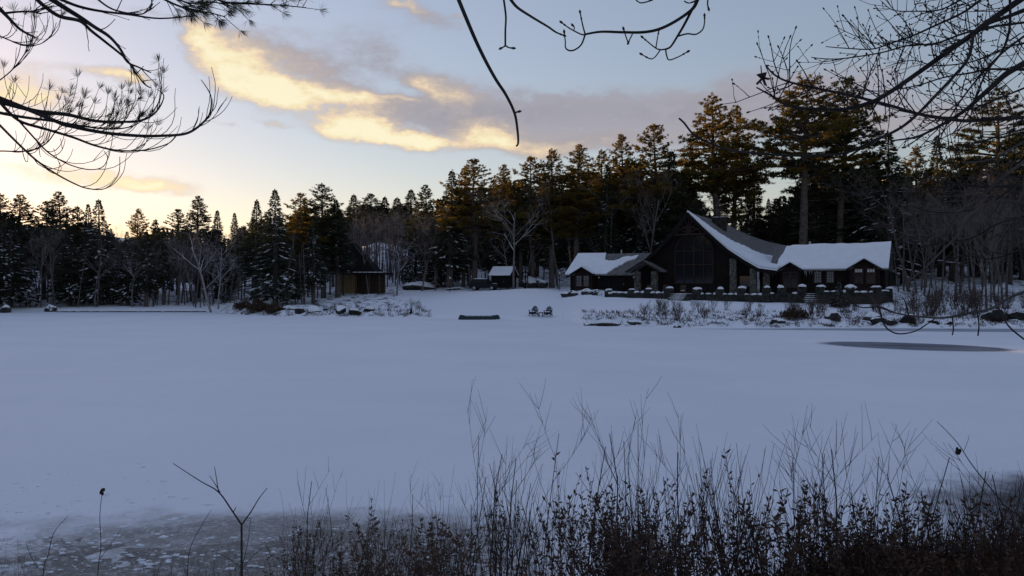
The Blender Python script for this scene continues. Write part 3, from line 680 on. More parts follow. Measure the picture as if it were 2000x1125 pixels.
# ------------------------------------------------------------------ shed, pavilion
def shed():
    x, y = tw(984, 127); z = gz(x, y) + .25; s = empty('shed', (x, y, z), -R(22), 'small dark shed with snow-covered slanting roof beside the car', 'shed')
    w, d, h0, h1 = 3.0, 3.0, 2.1, 3.3
    mb = MB()
    for (c, dd) in (((0, -d / 2, h0 / 2), (w, .12, h0)), ((0, d / 2, h0 / 2), (w, .12, h0))): mb.box(c, dd)
    for sx in (-1, 1): mb.prism([(sx * w / 2, -d / 2 + .06, 0), (sx * w / 2, d / 2 - .06, 0), (sx * w / 2, d / 2 - .06, h0), (sx * w / 2, 0, h1 - .1), (sx * w / 2, -d / 2 + .06, h0)], (-sx * .1, 0, 0))
    mb.build('wall', 'log_wall', s)
    mb = MB(); mb.sheet([[(sx, -d / 2 - .35, h0 - .15), (sx, 0, h1), (sx, d / 2 + .35, h0 - .15)] for sx in (-w / 2 - .3, w / 2 + .3)], .12); r = mb.build('roof', 'dark_trim', s)
    mb = MB(); mb.sheet([[(sx, -d / 2 - .38, h0 - .02), (sx, -.02, h1 + .13), (sx, d / 2 + .3, h0 + .0)] for sx in NTs(-w / 2 - .32, w / 2 + .32, 4)], .12); mb.build('snow', 'roof_snow', r)
    mb = MB(); mb.box((.3, -d / 2 - .08, .95), (1.0, .06, 1.9)); dd = mb.build('door', 'dark_trim', s)
    mb = MB(); mb.box((.65, -d / 2 - .13, .95), (.05, .06, .12)); mb.build('handle', 'steel', dd)
shed()
def pavilion():
    x, y = tw(706, 128); z = gz(x, y) + .1; s = empty('pavilion', (x, y, z), -R(4), 'open timber pavilion with steep dark roof and tan log wall among trees', 'pavilion')
    gp = random.Random(4)
    for i in range(25):      # vertical logs of the back wall
        xx = -4.0 + i * .31; mb = MB(); mb.tube([(xx, 1.2 + .0 * i, -.2), (xx, 1.2, 3.1 + gp.uniform(-.05, .05))], .165, 7)
        mb.build('log', 'tan_wood' if i < 9 else 'brown_wood', s)
    for i, xx in enumerate((-4.3, -2.2, -.2, 1.9, 3.5)):
        mb = MB(); mb.tube([(xx, -2.6, -.3), (xx, -2.6, 3.2)], .13, 7); mb.build('post', 'brown_wood', s)
    mb = MB(); mb.prism([(-5.6, -3.4, 3.1), (4.4, -3.4, 3.1), (4.4, 3.2, 3.1), (-5.6, 3.2, 3.1)], (0, 0, .22)); mb.build('eave', 'dark_trim', s)
    mb = MB(); top = [(-3.2, -.3, 8.0), (-.8, -.3, 8.0)]
    A = [(-5.4, -3.3, 3.32), (3.0, -3.3, 3.32), (3.0, 3.1, 3.32), (-5.4, 3.1, 3.32)]
    mb.face([A[0], A[1], top[1], top[0]]); mb.face([A[1], A[2], top[1]]); mb.face([A[2], A[3], top[0], top[1]]); mb.face([A[3], A[0], top[0]]); mb.face(A[::-1])
    r = mb.build('roof', 'dark_trim', s)
    mb = MB()
    for i in range(12): mb.lump((-5.2 + i * .82, -3.25, 3.36), (.5, .18, .07), i, 0, 7, 4, .25)
    mb.build('snow', 'roof_snow', r, True)
pavilion()

# ------------------------------------------------------------------ car
def car():
    x, y = tw(946, 125.5); z = gz(x, y); c = empty('parked_car', (x, y, z), R(-14), 'dark sport utility car with snow on its roof beside the shed', 'car')
    L, Wd = 4.5, 1.8
    def loft(sec, name, m, parent):
        mb = MB(); rows = []
        for (xx, hw, z0, z1) in sec: rows.append([(xx, -hw, z0), (xx, -hw * 1.0, (z0 + z1) / 2), (xx, -hw * .93, z1), (xx, hw * .93, z1), (xx, hw, (z0 + z1) / 2), (xx, hw, z0)])
        n0 = 0
        for r in rows: mb.v += r
        for i in range(len(rows) - 1):
            for j in range(6): a, b = i * 6 + j, i * 6 + (j + 1) % 6; mb.f.append((a, b, b + 6, a + 6)); mb.mi.append(0)
        mb.f.append(tuple(range(5, -1, -1))); mb.f.append(tuple((len(rows) - 1) * 6 + j for j in range(6))); mb.mi += [0, 0]
        return mb.build(name, m, parent)
    body = loft([(-2.25, .82, .5, .95), (-2.15, .9, .38, 1.1), (-1.2, .92, .34, 1.12), (.7, .92, .34, 1.10), (1.1, .91, .36, 1.08), (1.9, .88, .40, 1.0), (2.2, .82, .45, .9), (2.28, .75, .5, .75)], 'body', 'car_paint', c)
    cab = loft([(-2.12, .80, 1.08, 1.12), (-1.85, .76, 1.1, 1.68), (-1.5, .74, 1.1, 1.75), (.1, .74, 1.1, 1.76), (.45, .75, 1.1, 1.68), (1.15, .82, 1.06, 1.10)], 'cabin', 'car_paint', c)
    for sy in (-1, 1):
        for (x0, x1, x2, x3) in ((-1.75, -1.05, -1.0, -1.62), (-.95, -.05, -.1, -.95), (.05, .85, .42, .0)):
            mb = MB(); y0, y1 = sy * .815, sy * .765
            mb.prism([(x0, y0, 1.16), (x1, y0, 1.16), (x2, y1, 1.62), (x3, y1, 1.62)], (0, sy * .012, 0)); mb.build('window', 'glass_dark', cab)
        mb = MB(); mb.box((.75, sy * 1.0, 1.15), (.14, .2, .15)); mb.build('mirror', 'car_paint', c)
        mb = MB(); mb.box((2.18, sy * .62, .78), (.1, .3, .16)); mb.build('headlight', 'lamp_glass', c)
        mb = MB(); mb.box((-2.2, sy * .78, .98), (.1, .16, .3)); mb.build('tail_light', 'red_trim', c)
        for xx in (-1.4, 1.42):
            mb = MB(); mb.tube([(xx, sy * .70, .36), (xx, sy * .93, .36)], .36, 16); w = mb.build('wheel', 'rubber', c)
            mb = MB(); mb.tube([(xx, sy * .92, .36), (xx, sy * .945, .36)], .21, 12); mb.build('rim', 'steel', w)
    mb = MB(); mb.prism([(.52, -.66, 1.66), (.52, .66, 1.66), (1.08, .74, 1.15), (1.08, -.74, 1.15)], (.02, 0, .02)); mb.build('windscreen', 'glass_dark', cab)
    mb = MB(); mb.box((2.26, 0, .5), (.12, 1.6, .2)); mb.build('bumper', 'rubber', c)
    mb = MB(); mb.lump((-.7, 0, 1.76), (1.15, .72, .14), 4, 0, 14, 6, .06); mb.build('roof_snow', 'roof_snow', c, True)
    mb = MB(); mb.lump((1.6, 0, 1.04), (.5, .7, .06), 5, 0, 12, 5, .12); mb.build('bonnet_snow', 'roof_snow', c, True)
car()

# ------------------------------------------------------------------ canoe, chairs, table, posts
def canoe():
    x, y = tw(936, 86.5); z = gz(x, y) + .05
    mb = MB(); Lc = 4.5; N = 24; M = 10
    for i in range(N + 1):
        s = -1 + 2 * i / N; hw = .46 * max(0.0, 1 - abs(s) ** 2.6) ** .75 + .012; top = .52 + .14 * abs(s) ** 5 - .06 * (1 - abs(s) ** 2) * 0 - (.42 * max(0, (abs(s) - .93) / .07) ** 2)
        gun = -.02 + .14 * 0 * s * s
        for j in range(M + 1):
            w = math.pi * j / M; mb.v.append((s * Lc / 2, -hw * math.cos(w), gun + (top - gun) * math.sin(w) ** .8))
    for i in range(N):
        for j in range(M): a = i * (M + 1) + j; mb.f.append((a, a + 1, a + M + 2, a + M + 1)); mb.mi.append(0)
    t = empty('canoe', (x, y, z), R(4), 'dark overturned canoe lying on the snowy lawn by the shore', 'canoe')
    mb.build('hull', 'canoe_hull', t, True)
    mb = MB()
    for sy in (-1, 1): mb.tube([(s * Lc / 2, sy * (.47 * max(0.0, 1 - abs(s) ** 2.6) ** .75 + .01), .0) for s in NTs(-1, 1, 20)], .025, 4)
    mb.build('gunwale', 'dark_trim', t)
    mb = MB(); mb.tube([(s * Lc / 2, 0, .53 + .14 * abs(s) ** 5 - (.42 * max(0, (abs(s) - .93) / .07) ** 2)) for s in NTs(-.98, .98, 20)], .02, 4); mb.build('keel', 'canoe_hull', t)
    mb = MB(); g = random.Random(3)
    for i in range(5): mb.lump((-1.3 + i * .6, -.1, .50), (.4, .2, .035), i, 0, 8, 4, .2)
    mb.build('snow', 'roof_snow', t, True)
    mb = MB()
    for i in range(8): mb.lump((-2.2 + i * .62, -.55, -.05), (.55, .3, .16), i + 9, 0, 8, 4, .2)
    mb.build('snow_bank', 'snow', t, True)
canoe()
def adirondack(u, Y, rz, label):
    x, y = tw(u, Y); t = empty('adirondack_chair', (x, y, gz(x, y) + .02), rz, label, 'chair', 'adirondack chairs on the lawn', 1.08)
    for i in range(7):      # fan of back slats
        k = i - 3; top = .98 - .028 * k * k; mb = MB()
        mb.beam((k * .075, .10, .28), (k * .098, .42, top), .068, .02, 0, (0, 1, .3)); mb.build('back_slat', 'chair_paint', t)
    for i in range(5):
        mb = MB(); mb.box((0, -.42 + i * .115, .38 - i * .035), (.54, .10, .022)); mb.build('seat_slat', 'chair_paint', t)
    for sx in (-1, 1):
        mb = MB(); mb.beam((sx * .27, -.45, .34), (sx * .27, .55, .04), .04, .12); mb.build('side_rail', 'chair_paint', t)
        mb = MB(); mb.box((sx * .31, -.42, .28), (.05, .10, .56)); mb.build('leg', 'chair_paint', t)
        mb = MB(); mb.box((sx * .34, -.10, .57), (.14, .78, .025)); mb.build('armrest', 'chair_paint', t)
        mb = MB(); mb.beam((sx * .30, .26, .1), (sx * .30, .26, .56), .05, .05); mb.build('arm_support', 'chair_paint', t)
    for zz in (.5, .78):
        mb = MB(); mb.box((0, .20 + (zz - .5) * .46 + .0, zz), (.62 if zz < .6 else .5, .03, .06)); mb.build('back_rail', 'chair_paint', t)
    mb = MB(); mb.box((0, -.48, .26), (.56, .03, .2)); mb.build('apron', 'chair_paint', t)
    mb = MB(); mb.lump((0, -.16, .40), (.25, .24, .09), int(u), 0, 10, 5, .12); mb.build('snow', 'roof_snow', t, True)
adirondack(1042.5, 84.3 + 2.2, R(-24), 'dark adirondack chair on the lawn, nearer to the overturned canoe')
adirondack(1071, 84.0 + 2.2, R(-18), 'dark adirondack chair on the lawn, nearer to the lodge')
def side_table():
    x, y = tw(1056.3, 85.9); t = empty('side_table', (x, y, gz(x, y) + .02), R(-15), 'small dark side table between the two adirondack chairs', 'table')
    for i in range(4):
        mb = MB(); mb.box((0, -.18 + i * .12, .46), (.5, .10, .025)); mb.build('top_slat', 'chair_paint', t)
    for sx in (-1, 1):
        for sy in (-1, 1):
            mb = MB(); mb.box((sx * .2, sy * .18, .225), (.055, .055, .45)); mb.build('leg', 'chair_paint', t)
    mb = MB(); mb.box((0, -.18, .40), (.4, .02, .06)); mb.build('apron', 'chair_paint', t)
side_table()
def stub():
    x, y = tw(803, 95.5); mb = MB(); mb.tube([(0, 0, -.1), (0, 0, .52)], [.13, .12], 8); mb.tube([(0, 0, .52), (0, 0, .58)], [.15, .10], 8)
    o = mb.build('short_post', 'dark_trim'); o.location = (x, y, gz(x, y)); tag(o, 'short dark post standing alone on the snowy lawn', 'post')
stub()
def feeder():
    x, y = tw(1026, 121); t = empty('bird_feeder', (x, y, gz(x, y)), R(-20), 'roofed bird feeder on a post at the top of the lawn', 'bird feeder')
    mb = MB(); mb.box((0, 0, .95), (.14, .14, 2.1)); mb.build('post', 'dark_trim', t)
    mb = MB(); mb.box((0, 0, 2.02), (.9, .5, .08)); mb.build('tray', 'dark_trim', t)
    for sx in (-1, 1):
        mb = MB(); mb.box((sx * .38, 0, 2.25), (.06, .4, .4)); mb.build('side', 'dark_trim', t)
    mb = MB(); mb.sheet([[(-.72, yy, 2.36), (0, yy, 2.78), (.72, yy, 2.36)] for yy in (-.42, .42)], .06); mb.build('roof', 'dark_trim', t)
feeder()
def yard_lamp(u, Y, label, h=2.6):
    x, y = tw(u, Y); t = empty('yard_lamp', (x, y, gz(x, y)), 0, label, 'lamp post')
    mb = MB(); mb.tube([(0, 0, 0), (0, 0, h - .3)], .05, 6); mb.build('post', 'dark_trim', t)
    mb = MB(); mb.box((0, 0, h - .15), (.2, .2, .3), 0, 0, 1.2); mb.build('lantern', 'lamp_glass', t)
    mb = MB(); mb.box((0, 0, h + .06), (.32, .32, .12), 0, 0, .3); mb.build('lantern_cap', 'dark_trim', t)
yard_lamp(1093, 114, 'thin lamp post beside the end wall of the lodge')
yard_lamp(879, 124, 'thin lamp post left of the snow-covered car', 2.4)

# ------------------------------------------------------------------ tree prototypes
def unit(v): return v / np.maximum(np.linalg.norm(v, axis=-1, keepdims=True), 1e-9)
def leaf_quads(C, D, L, Wd, g, belly=.5):
    """diamond-shaped sprays: base C, direction D, length L, width Wd"""
    n = len(C); D = unit(D); S = unit(np.cross(D, unit(g.normal(size=(n, 3)))))
    L = np.broadcast_to(L, n)[:, None]; Wd = np.broadcast_to(Wd, n)[:, None]
    mid = C + D * L * belly
    V = np.stack([C, mid + S * Wd / 2, C + D * L, mid - S * Wd / 2], 1).reshape(-1, 3)
    return V, np.arange(4 * n).reshape(-1, 4)
def join(parts):
    V = []; Q = []; o = 0
    for v, q in parts: V.append(v); Q.append(q + o); o += len(v)
    return np.concatenate(V), np.concatenate(Q)
def snow_lumps(C, D, L, Wd, H):
    """low snow pads (stretched octahedra) lying along D"""
    n = len(C); D = unit(D); up = np.array([0, 0, 1.0]); S = unit(np.cross(D, up)); U = np.cross(S, D)
    L = L[:, None]; Wd = Wd[:, None]; H = np.broadcast_to(H, n)[:, None]
    P_ = np.stack([C - D * L / 2, C + S * Wd / 2, C + D * L / 2, C - S * Wd / 2, C + U * H, C - U * H * .4], 1).reshape(-1, 3)
    T_ = np.array([(0, 1, 4), (1, 2, 4), (2, 3, 4), (3, 0, 4), (1, 0, 5), (2, 1, 5), (3, 2, 5), (0, 3, 5)])
    return P_, (T_[None] + 6 * np.arange(n)[:, None, None]).reshape(-1, 3)
def spruce(seed, h=20.0, rk=.17, base=.06, snowy=.3, dens=1.0):
    g = np.random.default_rng(seed); pr = random.Random(seed)
    tb = MB(); tb.tube([(0, 0, -.6), (0, 0, h * .5), (0, 0, h * .985)], [.018 * h, .010 * h, .01], 7)
    C = []; D = []; LL = []; SC = []; SD = []; SL = []; SW = []
    z = base * h
    while z < h * .985:
        k = 1 - z / h; Rr = rk * h * k * pr.uniform(.78, 1.2) * min(1.0, .6 + 4 * (z / h - base)) + .04
        nb = max(3, int((4 + 5 * k) * 1.0))
        a0 = pr.uniform(0, 6.28)
        for i in range(nb):
            a = a0 + 6.283 * i / nb + pr.uniform(-.35, .35); L = Rr * pr.uniform(.62, 1.15)
            dn = -.42 - .28 * k + pr.uniform(-.15, .15) if k > .15 else pr.uniform(-.35, .1)
            n = max(12, int(L * 13 * dens)); t = np.sqrt(g.uniform(.02, 1, n)); out = np.array([math.cos(a), math.sin(a), 0]); lat = np.array([-math.sin(a), math.cos(a), 0])
            zz = z + L * (dn * t + .10 * t ** 3)
            s = g.uniform(-1, 1, n) * (.30 * L * (1.15 - t) + .05) * .9
            c = out[None] * (L * t)[:, None] + lat[None] * s[:, None]; c[:, 2] += zz - np.abs(s) * .25 + g.normal(size=n) * .06
            d = out[None] * .9 + lat[None] * (np.sign(s) * .8 + g.normal(size=n) * .3)[:, None] + np.array([0, 0, 1])[None] * (g.normal(size=n) * .35 - .25)[:, None]
            C.append(c); D.append(d); LL.append((.35 + .42 * g.random(n)) * (.32 + .68 * min(1.0, k * 2.2)))
            if pr.random() < snowy and L > .5:
                m = pr.randint(2, 4); tt = np.sort(g.uniform(.42, 1.0, m)); cc = out[None] * (L * tt)[:, None] + lat[None] * (g.normal(size=m) * .1 * L)[:, None]; cc[:, 2] += z + L * (dn * tt + .10 * tt ** 3) + .14
                SC.append(cc); SD.append(np.repeat((out + np.array([0, 0, dn + .25 * tt.mean() ** 2]))[None], m, 0) + g.normal(size=(m, 3)) * .2); SL.append(L * g.uniform(.2, .42, m) + .12); SW.append(L * g.uniform(.06, .15, m) + .05)
        z += pr.uniform(.26, .42) * (.6 + .7 * k)
    n = 14; c = np.zeros((n, 3)); c[:, 2] = h * g.uniform(.955, .995, n); D.append(g.normal(size=(n, 3)) * .35 + np.array([0, 0, 1.0])); C.append(c); LL.append(np.full(n, .25))
    V, Q = leaf_quads(np.concatenate(C), np.concatenate(D), np.concatenate(LL), .15, g)
    sn = None
    if SC:
        sv, sq = snow_lumps(np.concatenate(SC), np.concatenate(SD), np.concatenate(SL), np.concatenate(SW), .07); sn = np_mesh('spruce_snow', sv, sq, 'tree_snow')
    return dict(h=h, trunk=tb.mesh('spruce_trunk', 'conifer_bark'), crown=np_mesh('spruce_crown', V, Q, 'spruce_needles'), snow=sn)
def pine(seed, h=26.0, rk=.16, base=.38, snowy=.05, wild=.35, top=.5, stubs=True, dens=1.0):
    g = np.random.default_rng(seed); pr = random.Random(seed)
    tb = MB(); bend = [(pr.uniform(-.15, .15), pr.uniform(-.15, .15)) for _ in range(4)]
    tb.tube([(0, 0, -.6), (bend[0][0], bend[0][1], h * .35), (bend[1][0], bend[1][1], h * .7), (0, 0, h * .97)], [.0165 * h, .0125 * h, .007 * h, .02], 8)
    C = []; D = []; LL = []; SC = []; SD = []; SL = []; SW = []
    if stubs:
        for i in range(22):
            z = h * pr.uniform(base * .45, base + .12); a = pr.uniform(0, 6.28); L = pr.uniform(.5, 2.6); dz = pr.uniform(-.25, .35) * L
            tb.tube([(0, 0, z), (math.cos(a) * L * .5, math.sin(a) * L * .5, z + dz * .3), (math.cos(a) * L, math.sin(a) * L, z + dz)], [.05, .035, .012], 3, cap=False)
    z = base * h
    while z < h * .985:
        f = (z / h - base) / (1 - base); shape = min(1.0, .55 + f * 3.0) * (1 - f) ** (top + .28) * 1.12 + .012
        nb = pr.randint(3, 6); a0 = pr.uniform(0, 6.28)
        for i in range(nb):
            a = a0 + 6.283 * i / nb + pr.uniform(-.45, .45); L = rk * h * shape * pr.uniform(1 - wild, 1 + wild)
            L = max(L, .2); rise = pr.uniform(-.12, .34) + .55 * f * f; z0_ = z; z = z + pr.uniform(-.45, .45) * (1 - f)
            p1 = (math.cos(a) * L * .5, math.sin(a) * L * .5, z + L * rise * .35); p2 = (math.cos(a) * L * .93, math.sin(a) * L * .93, z + L * rise)
            tb.tube([(0, 0, z), p1, p2], [.028 * L + .012, .02 * L + .008, .008], 3, cap=False)
            out = np.array([math.cos(a), math.sin(a), 0]); lat = np.array([-math.sin(a), math.cos(a), 0])
            ns = max(2, int(L * 2.6 * dens)); cl = []
            for q in range(ns):
                ts = pr.uniform(.30, 1.0); sl = L * .42 * (1.12 - ts) * pr.uniform(.5, 1.2) + .12; sg = pr.choice((-1, 1)); m_ = max(3, int(sl * 9)); w_ = g.uniform(.25, 1, m_)
                cc_ = out[None] * (L * ts + sl * .55 * w_)[:, None] + lat[None] * (sg * sl * w_)[:, None]; cc_[:, 2] += z + L * rise * ts ** 1.6 + sl * w_ * pr.uniform(-.1, .4) + g.uniform(-.06, .16, m_); cl.append(cc_)
            w_ = g.uniform(.5, 1.02, max(3, int(L * 4))); cc_ = out[None] * (L * w_)[:, None] + g.normal(size=(len(w_), 3)) * .08; cc_[:, 2] += z + L * rise * w_ ** 1.6; cl.append(cc_)
            c = np.concatenate(cl); nt = len(c)
            m = 7; cc = np.repeat(c, m, 0); dd = g.normal(size=(nt * m, 3)) * .8 + np.repeat(out[None] * .5, nt * m, 0) + np.array([0, 0, .55])
            C.append(cc); D.append(dd); LL.append((.26 + .26 * g.random(nt * m)) * (1.0 - .45 * f))
            if pr.random() < snowy:
                k = pr.randint(1, 3); tt = g.uniform(.5, .95, k); c2 = out[None] * (L * tt)[:, None]; c2[:, 2] += z + L * rise * tt ** 1.6 + .22; SC.append(c2); SD.append(np.repeat(out[None], k, 0) + g.normal(size=(k, 3)) * .2); SL.append(L * g.uniform(.12, .3, k)); SW.append(L * g.uniform(.05, .12, k))
            z = z0_
        z += pr.uniform(.45, .95) * (1.05 - .45 * f)
    n_ = 60; c = g.normal(size=(n_, 3)) * .05; c[:, 2] = h * g.uniform(.94, 1.0, n_); C.append(c); D.append(g.normal(size=(n_, 3)) * .5 + np.array([0, 0, .9])); LL.append(np.full(n_, .3))
    V, Q = leaf_quads(np.concatenate(C), np.concatenate(D), np.concatenate(LL), .082, g, .4)
    sn = None
    if SC:
        sv, sq = snow_lumps(np.concatenate(SC), np.concatenate(SD), np.concatenate(SL), np.concatenate(SW), .08); sn = np_mesh('pine_snow', sv, sq, 'tree_snow')
    return dict(h=h, trunk=tb.mesh('pine_trunk', 'conifer_bark'), crown=np_mesh('pine_crown', V, Q, 'pine_needles'), snow=sn)
def grow(mb_t, mb_b, pr, p, d, L, r, depth, maxd, up=.12, spread=.6, wig=.18, m=0, rmin=.009, kids=(3, 5)):
    """recursive bare branching; trunk and limbs into mb_t, fine twigs into mb_b"""
    n = 4 if depth < 2 else 3; pts = [p]; rr = [r]; dd = d.normalized()
    for i in range(n):
        dd = (dd + Vector((pr.gauss(0, wig), pr.gauss(0, wig), pr.gauss(0, wig * .7) + up * .3))).normalized(); pts.append(pts[-1] + dd * L / n); rr.append(r * (1 - .55 * (i + 1) / n))
    (mb_t if depth <= 1 else mb_b).tube(pts, rr, 6 if depth == 0 else (4 if depth == 1 else 3), m, cap=False)
    if depth >= maxd: return
    k = pr.randint(*kids) if depth else pr.randint(6, 9)
    for i in range(k):
        f = pr.uniform(.32 if depth else .38, 1.0); j = min(n - 1, int(f * n)); q = pts[j].lerp(pts[j + 1], f * n - j)
        ax = (pts[j + 1] - pts[j]).normalized(); o = ax.orthogonal(); o.rotate(Matrix.Rotation(pr.uniform(0, 6.283), 3, ax)); nd = (ax * (1 - spread * .4) + o * spread + Vector((0, 0, up))).normalized()
        grow(mb_t, mb_b, pr, q, nd, L * pr.uniform(.38, .62) * (1.15 - .35 * f), max(rmin, r * (1 - .55 * f) * pr.uniform(.42, .6)), depth + 1, maxd, up, spread * 1.02, wig * 1.15, m, rmin, kids)
def bare(seed, h=14.0, r=.2, lean=(0, 0), mats=('bare_bark', 'bare_bark'), spread=.75, up=.15, maxd=4, wig=.13):
    pr = random.Random(seed); a, b = MB(), MB()
    grow(a, b, pr, Vector((0, 0, -.4)), Vector((lean[0], lean[1], 1)), h * .86, r, 0, maxd, up, spread, wig * .55)
    ct = b.mesh('bare_twigs', mats[1]); return dict(h=topz(ct), trunk=a.mesh('bare_trunk', mats[0]), crown=ct, snow=None)
gtl = random.Random(55)
def topz(me):
    a = np.empty(len(me.vertices) * 3, np.float32); me.vertices.foreach_get('co', a); return float(a[2::3].max())
def place(pd, name, label, cat, group, x, y, h, rz=0.0, wide=1.0, base=None, snow=True):
    s = h / pd['h']; t = empty(name, (x, y, gz(x, y) if base is None else base), rz, label, cat, group, (s * wide * gtl.uniform(.85, 1.18), s * wide * gtl.uniform(.85, 1.18), s)); t.rotation_euler = (gtl.gauss(0, .018), gtl.gauss(0, .018), rz)
    add('trunk', pd['trunk'], t); add('crown', pd['crown'], t)
    if pd['snow'] and snow: add('snow', pd['snow'], t)['kind'] = 'stuff'
    return t
SPR = [spruce(11, 20, .18, .22, .26), spruce(12, 20, .16, .28, .2), spruce(13, 20, .20, .10, .42), spruce(14, 20, .13, .2, .08)]
PIN = [pine(21, 26, .17, .36, .14, .5), pine(22, 26, .19, .40, .14, .55), pine(23, 26, .16, .34, .16, .42), pine(24, 26, .18, .48, .04, .5, .7), pine(25, 26, .20, .52, .06, .55, .4)]
BAR = [bare(31, 14, .19), bare(32, 14, .16, (.1, 0), spread=.6, up=.3), bare(33, 14, .14, (-.08, .05), ('dark_bark', 'dark_bark'), .55, .35), bare(34, 14, .15, (0, 0), ('dark_bark', 'dark_bark'), .8, .2), bare(35, 14, .13, (.05, .1), ('dark_bark', 'dark_bark'), .65, .3)]

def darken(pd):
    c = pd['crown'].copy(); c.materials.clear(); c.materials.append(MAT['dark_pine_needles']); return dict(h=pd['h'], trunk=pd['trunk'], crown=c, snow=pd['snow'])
mat('dark_pine_needles', (0.060, 0.067, 0.038), 0.75, 0.12, noise=(0.8, .45), translucent=.25)  # shaded copy of the pine needles: darker colour for crowns out of the sun
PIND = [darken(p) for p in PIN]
# ------------------------------------------------------------------ trees that can be told apart: (u, v of top, distance, kind, proto, label[, width])
NAMED = [
 (2, 377, 126, 'd', 0, 'pine at the far left edge of the wood, its top cut by the frame', 1.0),
 (42, 380, 129, 'd', 2, 'round-topped pine second from the left edge of the skyline', 1.15),
 (86, 392, 132, 'd', 1, 'lower pine between the round-topped pine and the taller one beside it', 1.0),
 (119, 374, 128, 'd', 2, 'tallest pine of the left wood, left of the snowy drooping spruce', 1.2),
 (152, 402, 133, 'd', 0, 'small dark pine tucked against the left side of the snowy drooping spruce', .9),
 (198, 388, 122, 's', 2, 'drooping spruce with snowy lower boughs in the left wood', 1.0),
 (178, 396, 126, 's', 0, 'dark spruce half hidden behind the snowy drooping spruce', .9),
 (268, 407, 150, 'p', 2, 'lone pine top standing against the brightest part of the sky', .9),
 (305, 428, 142, 'd', 0, 'low pine right of the sun glow, under the skyline dip', 1.0),
 (347, 408, 140, 'd', 1, 'pine just left of the bushy pine above the leaning birches', 1.0),
 (388, 383, 134, 'd', 2, 'bushy pine rising above the leaning birches', 1.25),
 (424, 410, 131, 's', 3, 'slim dark spruce between the birches and the sky gap', 1.1),
 (461, 415, 150, 's', 3, 'thin distant spruce spire in the sky gap beside the big spruces', 1.0),
 (500, 390, 113, 's', 1, 'dark spruce leaning on the left flank of the big lakeside spruce', 1.1),
 (538, 367, 109, 's', 2, 'big lakeside spruce with snow along its right-hand boughs', 1.12),
 (586, 376, 119, 'p', 1, 'golden-topped pine right behind the big lakeside spruce', .95),
 (612, 420, 112, 's', 0, 'snow-dusted spruce between the big lakeside spruce and the pavilion', 1.05),
 (632, 357, 121, 'd', 0, 'open-branched pine rising above the pavilion side of the spruces', 1.0),
 (660, 388, 120, 's', 1, 'dark spruce whose boughs overhang the pavilion roof', 1.2),
 (690, 379, 190, 's', 0, 'dark spruce directly behind the pavilion roof', 1.75),
 (722, 378, 193, 'd', 2, 'pine behind the snowy bank, left of two dark neighbours', 1.75),
 (750, 384, 190, 's', 1, 'left one of two dark spruces above the snowy bank', 1.75),
 (776, 385, 194, 's', 0, 'right one of two dark spruces above the snowy bank', 1.75),
 (803, 370, 188, 's', 1, 'spruce where the skyline starts climbing towards the lodge', 1.75),
 (832, 360, 138, 'd', 2, 'dark pine left of the pointed spruce above the car', 1.1),
 (878, 332, 131, 's', 0, 'pointed tall spruce on the skyline above the car', 1.15),
 (905, 325, 135, 'p', 0, 'orange-tinged pine half behind the broad pine above the shed', .9),
 (926, 310, 131, 'p', 1, 'broad feathery pine on the skyline left of the shed', 1.05),
 (980, 321, 136, 'p', 2, 'sunlit round pine above the shed roof', 1.05),
 (1040, 305, 133, 'p', 1, 'left pine of the golden pair right of the shed', 1.0),
 (1078, 290, 131, 'p', 0, 'right pine of the golden pair right of the shed', 1.05),
 (1127, 284, 131, 'p', 2, 'golden bushy pine above the far end of the lodge', 1.15),
 (1176, 290, 134, 'p', 0, 'thin-topped golden pine above the shorter wing of the lodge', .9),
 (1222, 262, 132, 'p', 2, 'narrow orange pine left of the tall dark-bodied pine', .9),
 (1281, 242, 129, 'p', 1, 'tall layered pine standing above the small porch of the lodge', 1.0),
 (1318, 290, 126, 's', 0, 'dark spruce just left of the lodge gable peak', 1.15),
 (1345, 316, 130, 's', 1, 'shorter dark spruce directly behind the lodge gable peak', 1.0),
 (1405, 177, 127, 'p', 3, 'tall glowing orange pine behind the lodge chimney', 1.12),
 (1432, 205, 130, 'p', 2, 'slimmer orange pine close behind the tall glowing pine', .8),
 (1470, 322, 131, 's', 3, 'thin young spruce in the gap between the two tallest pines', 1.0),
 (1566, 152, 121, 'p', 4, 'thick-trunked tall pine with golden tufts behind the right wing', 1.05),
 (1637, 150, 123, 'd', 1, 'tall dark pine right beside the thick-trunked pine', 1.05),
 (1600, 330, 128, 's', 2, 'snow-laden spruce below the two tallest dark crowns', 1.1),
 (1690, 305, 127, 's', 0, 'dark spruce left of the snowy-shouldered spruce', 1.1),
 (1740, 254, 121, 's', 2, 'snowy-shouldered spruce behind the end of the right wing', 1.1),
 (1838, 262, 140, 's', 0, 'distant spruce top above the bare brown wood', 1.0),
 (1940, 168, 124, 'd', 3, 'wide flat-branched pine far right behind the maple branches', 1.2),
 (1996, 262, 130, 'd', 1, 'pine at the far right edge behind the maple branches', 1.1),
 (1790, 285, 136, 'p', 0, 'small golden-edged pine between the snowy spruce and the brown wood', .9),
 (20, 430, 118, 's', 2, 'snow-flecked spruce with boughs to the ground at the far left shore', 1.3),
]
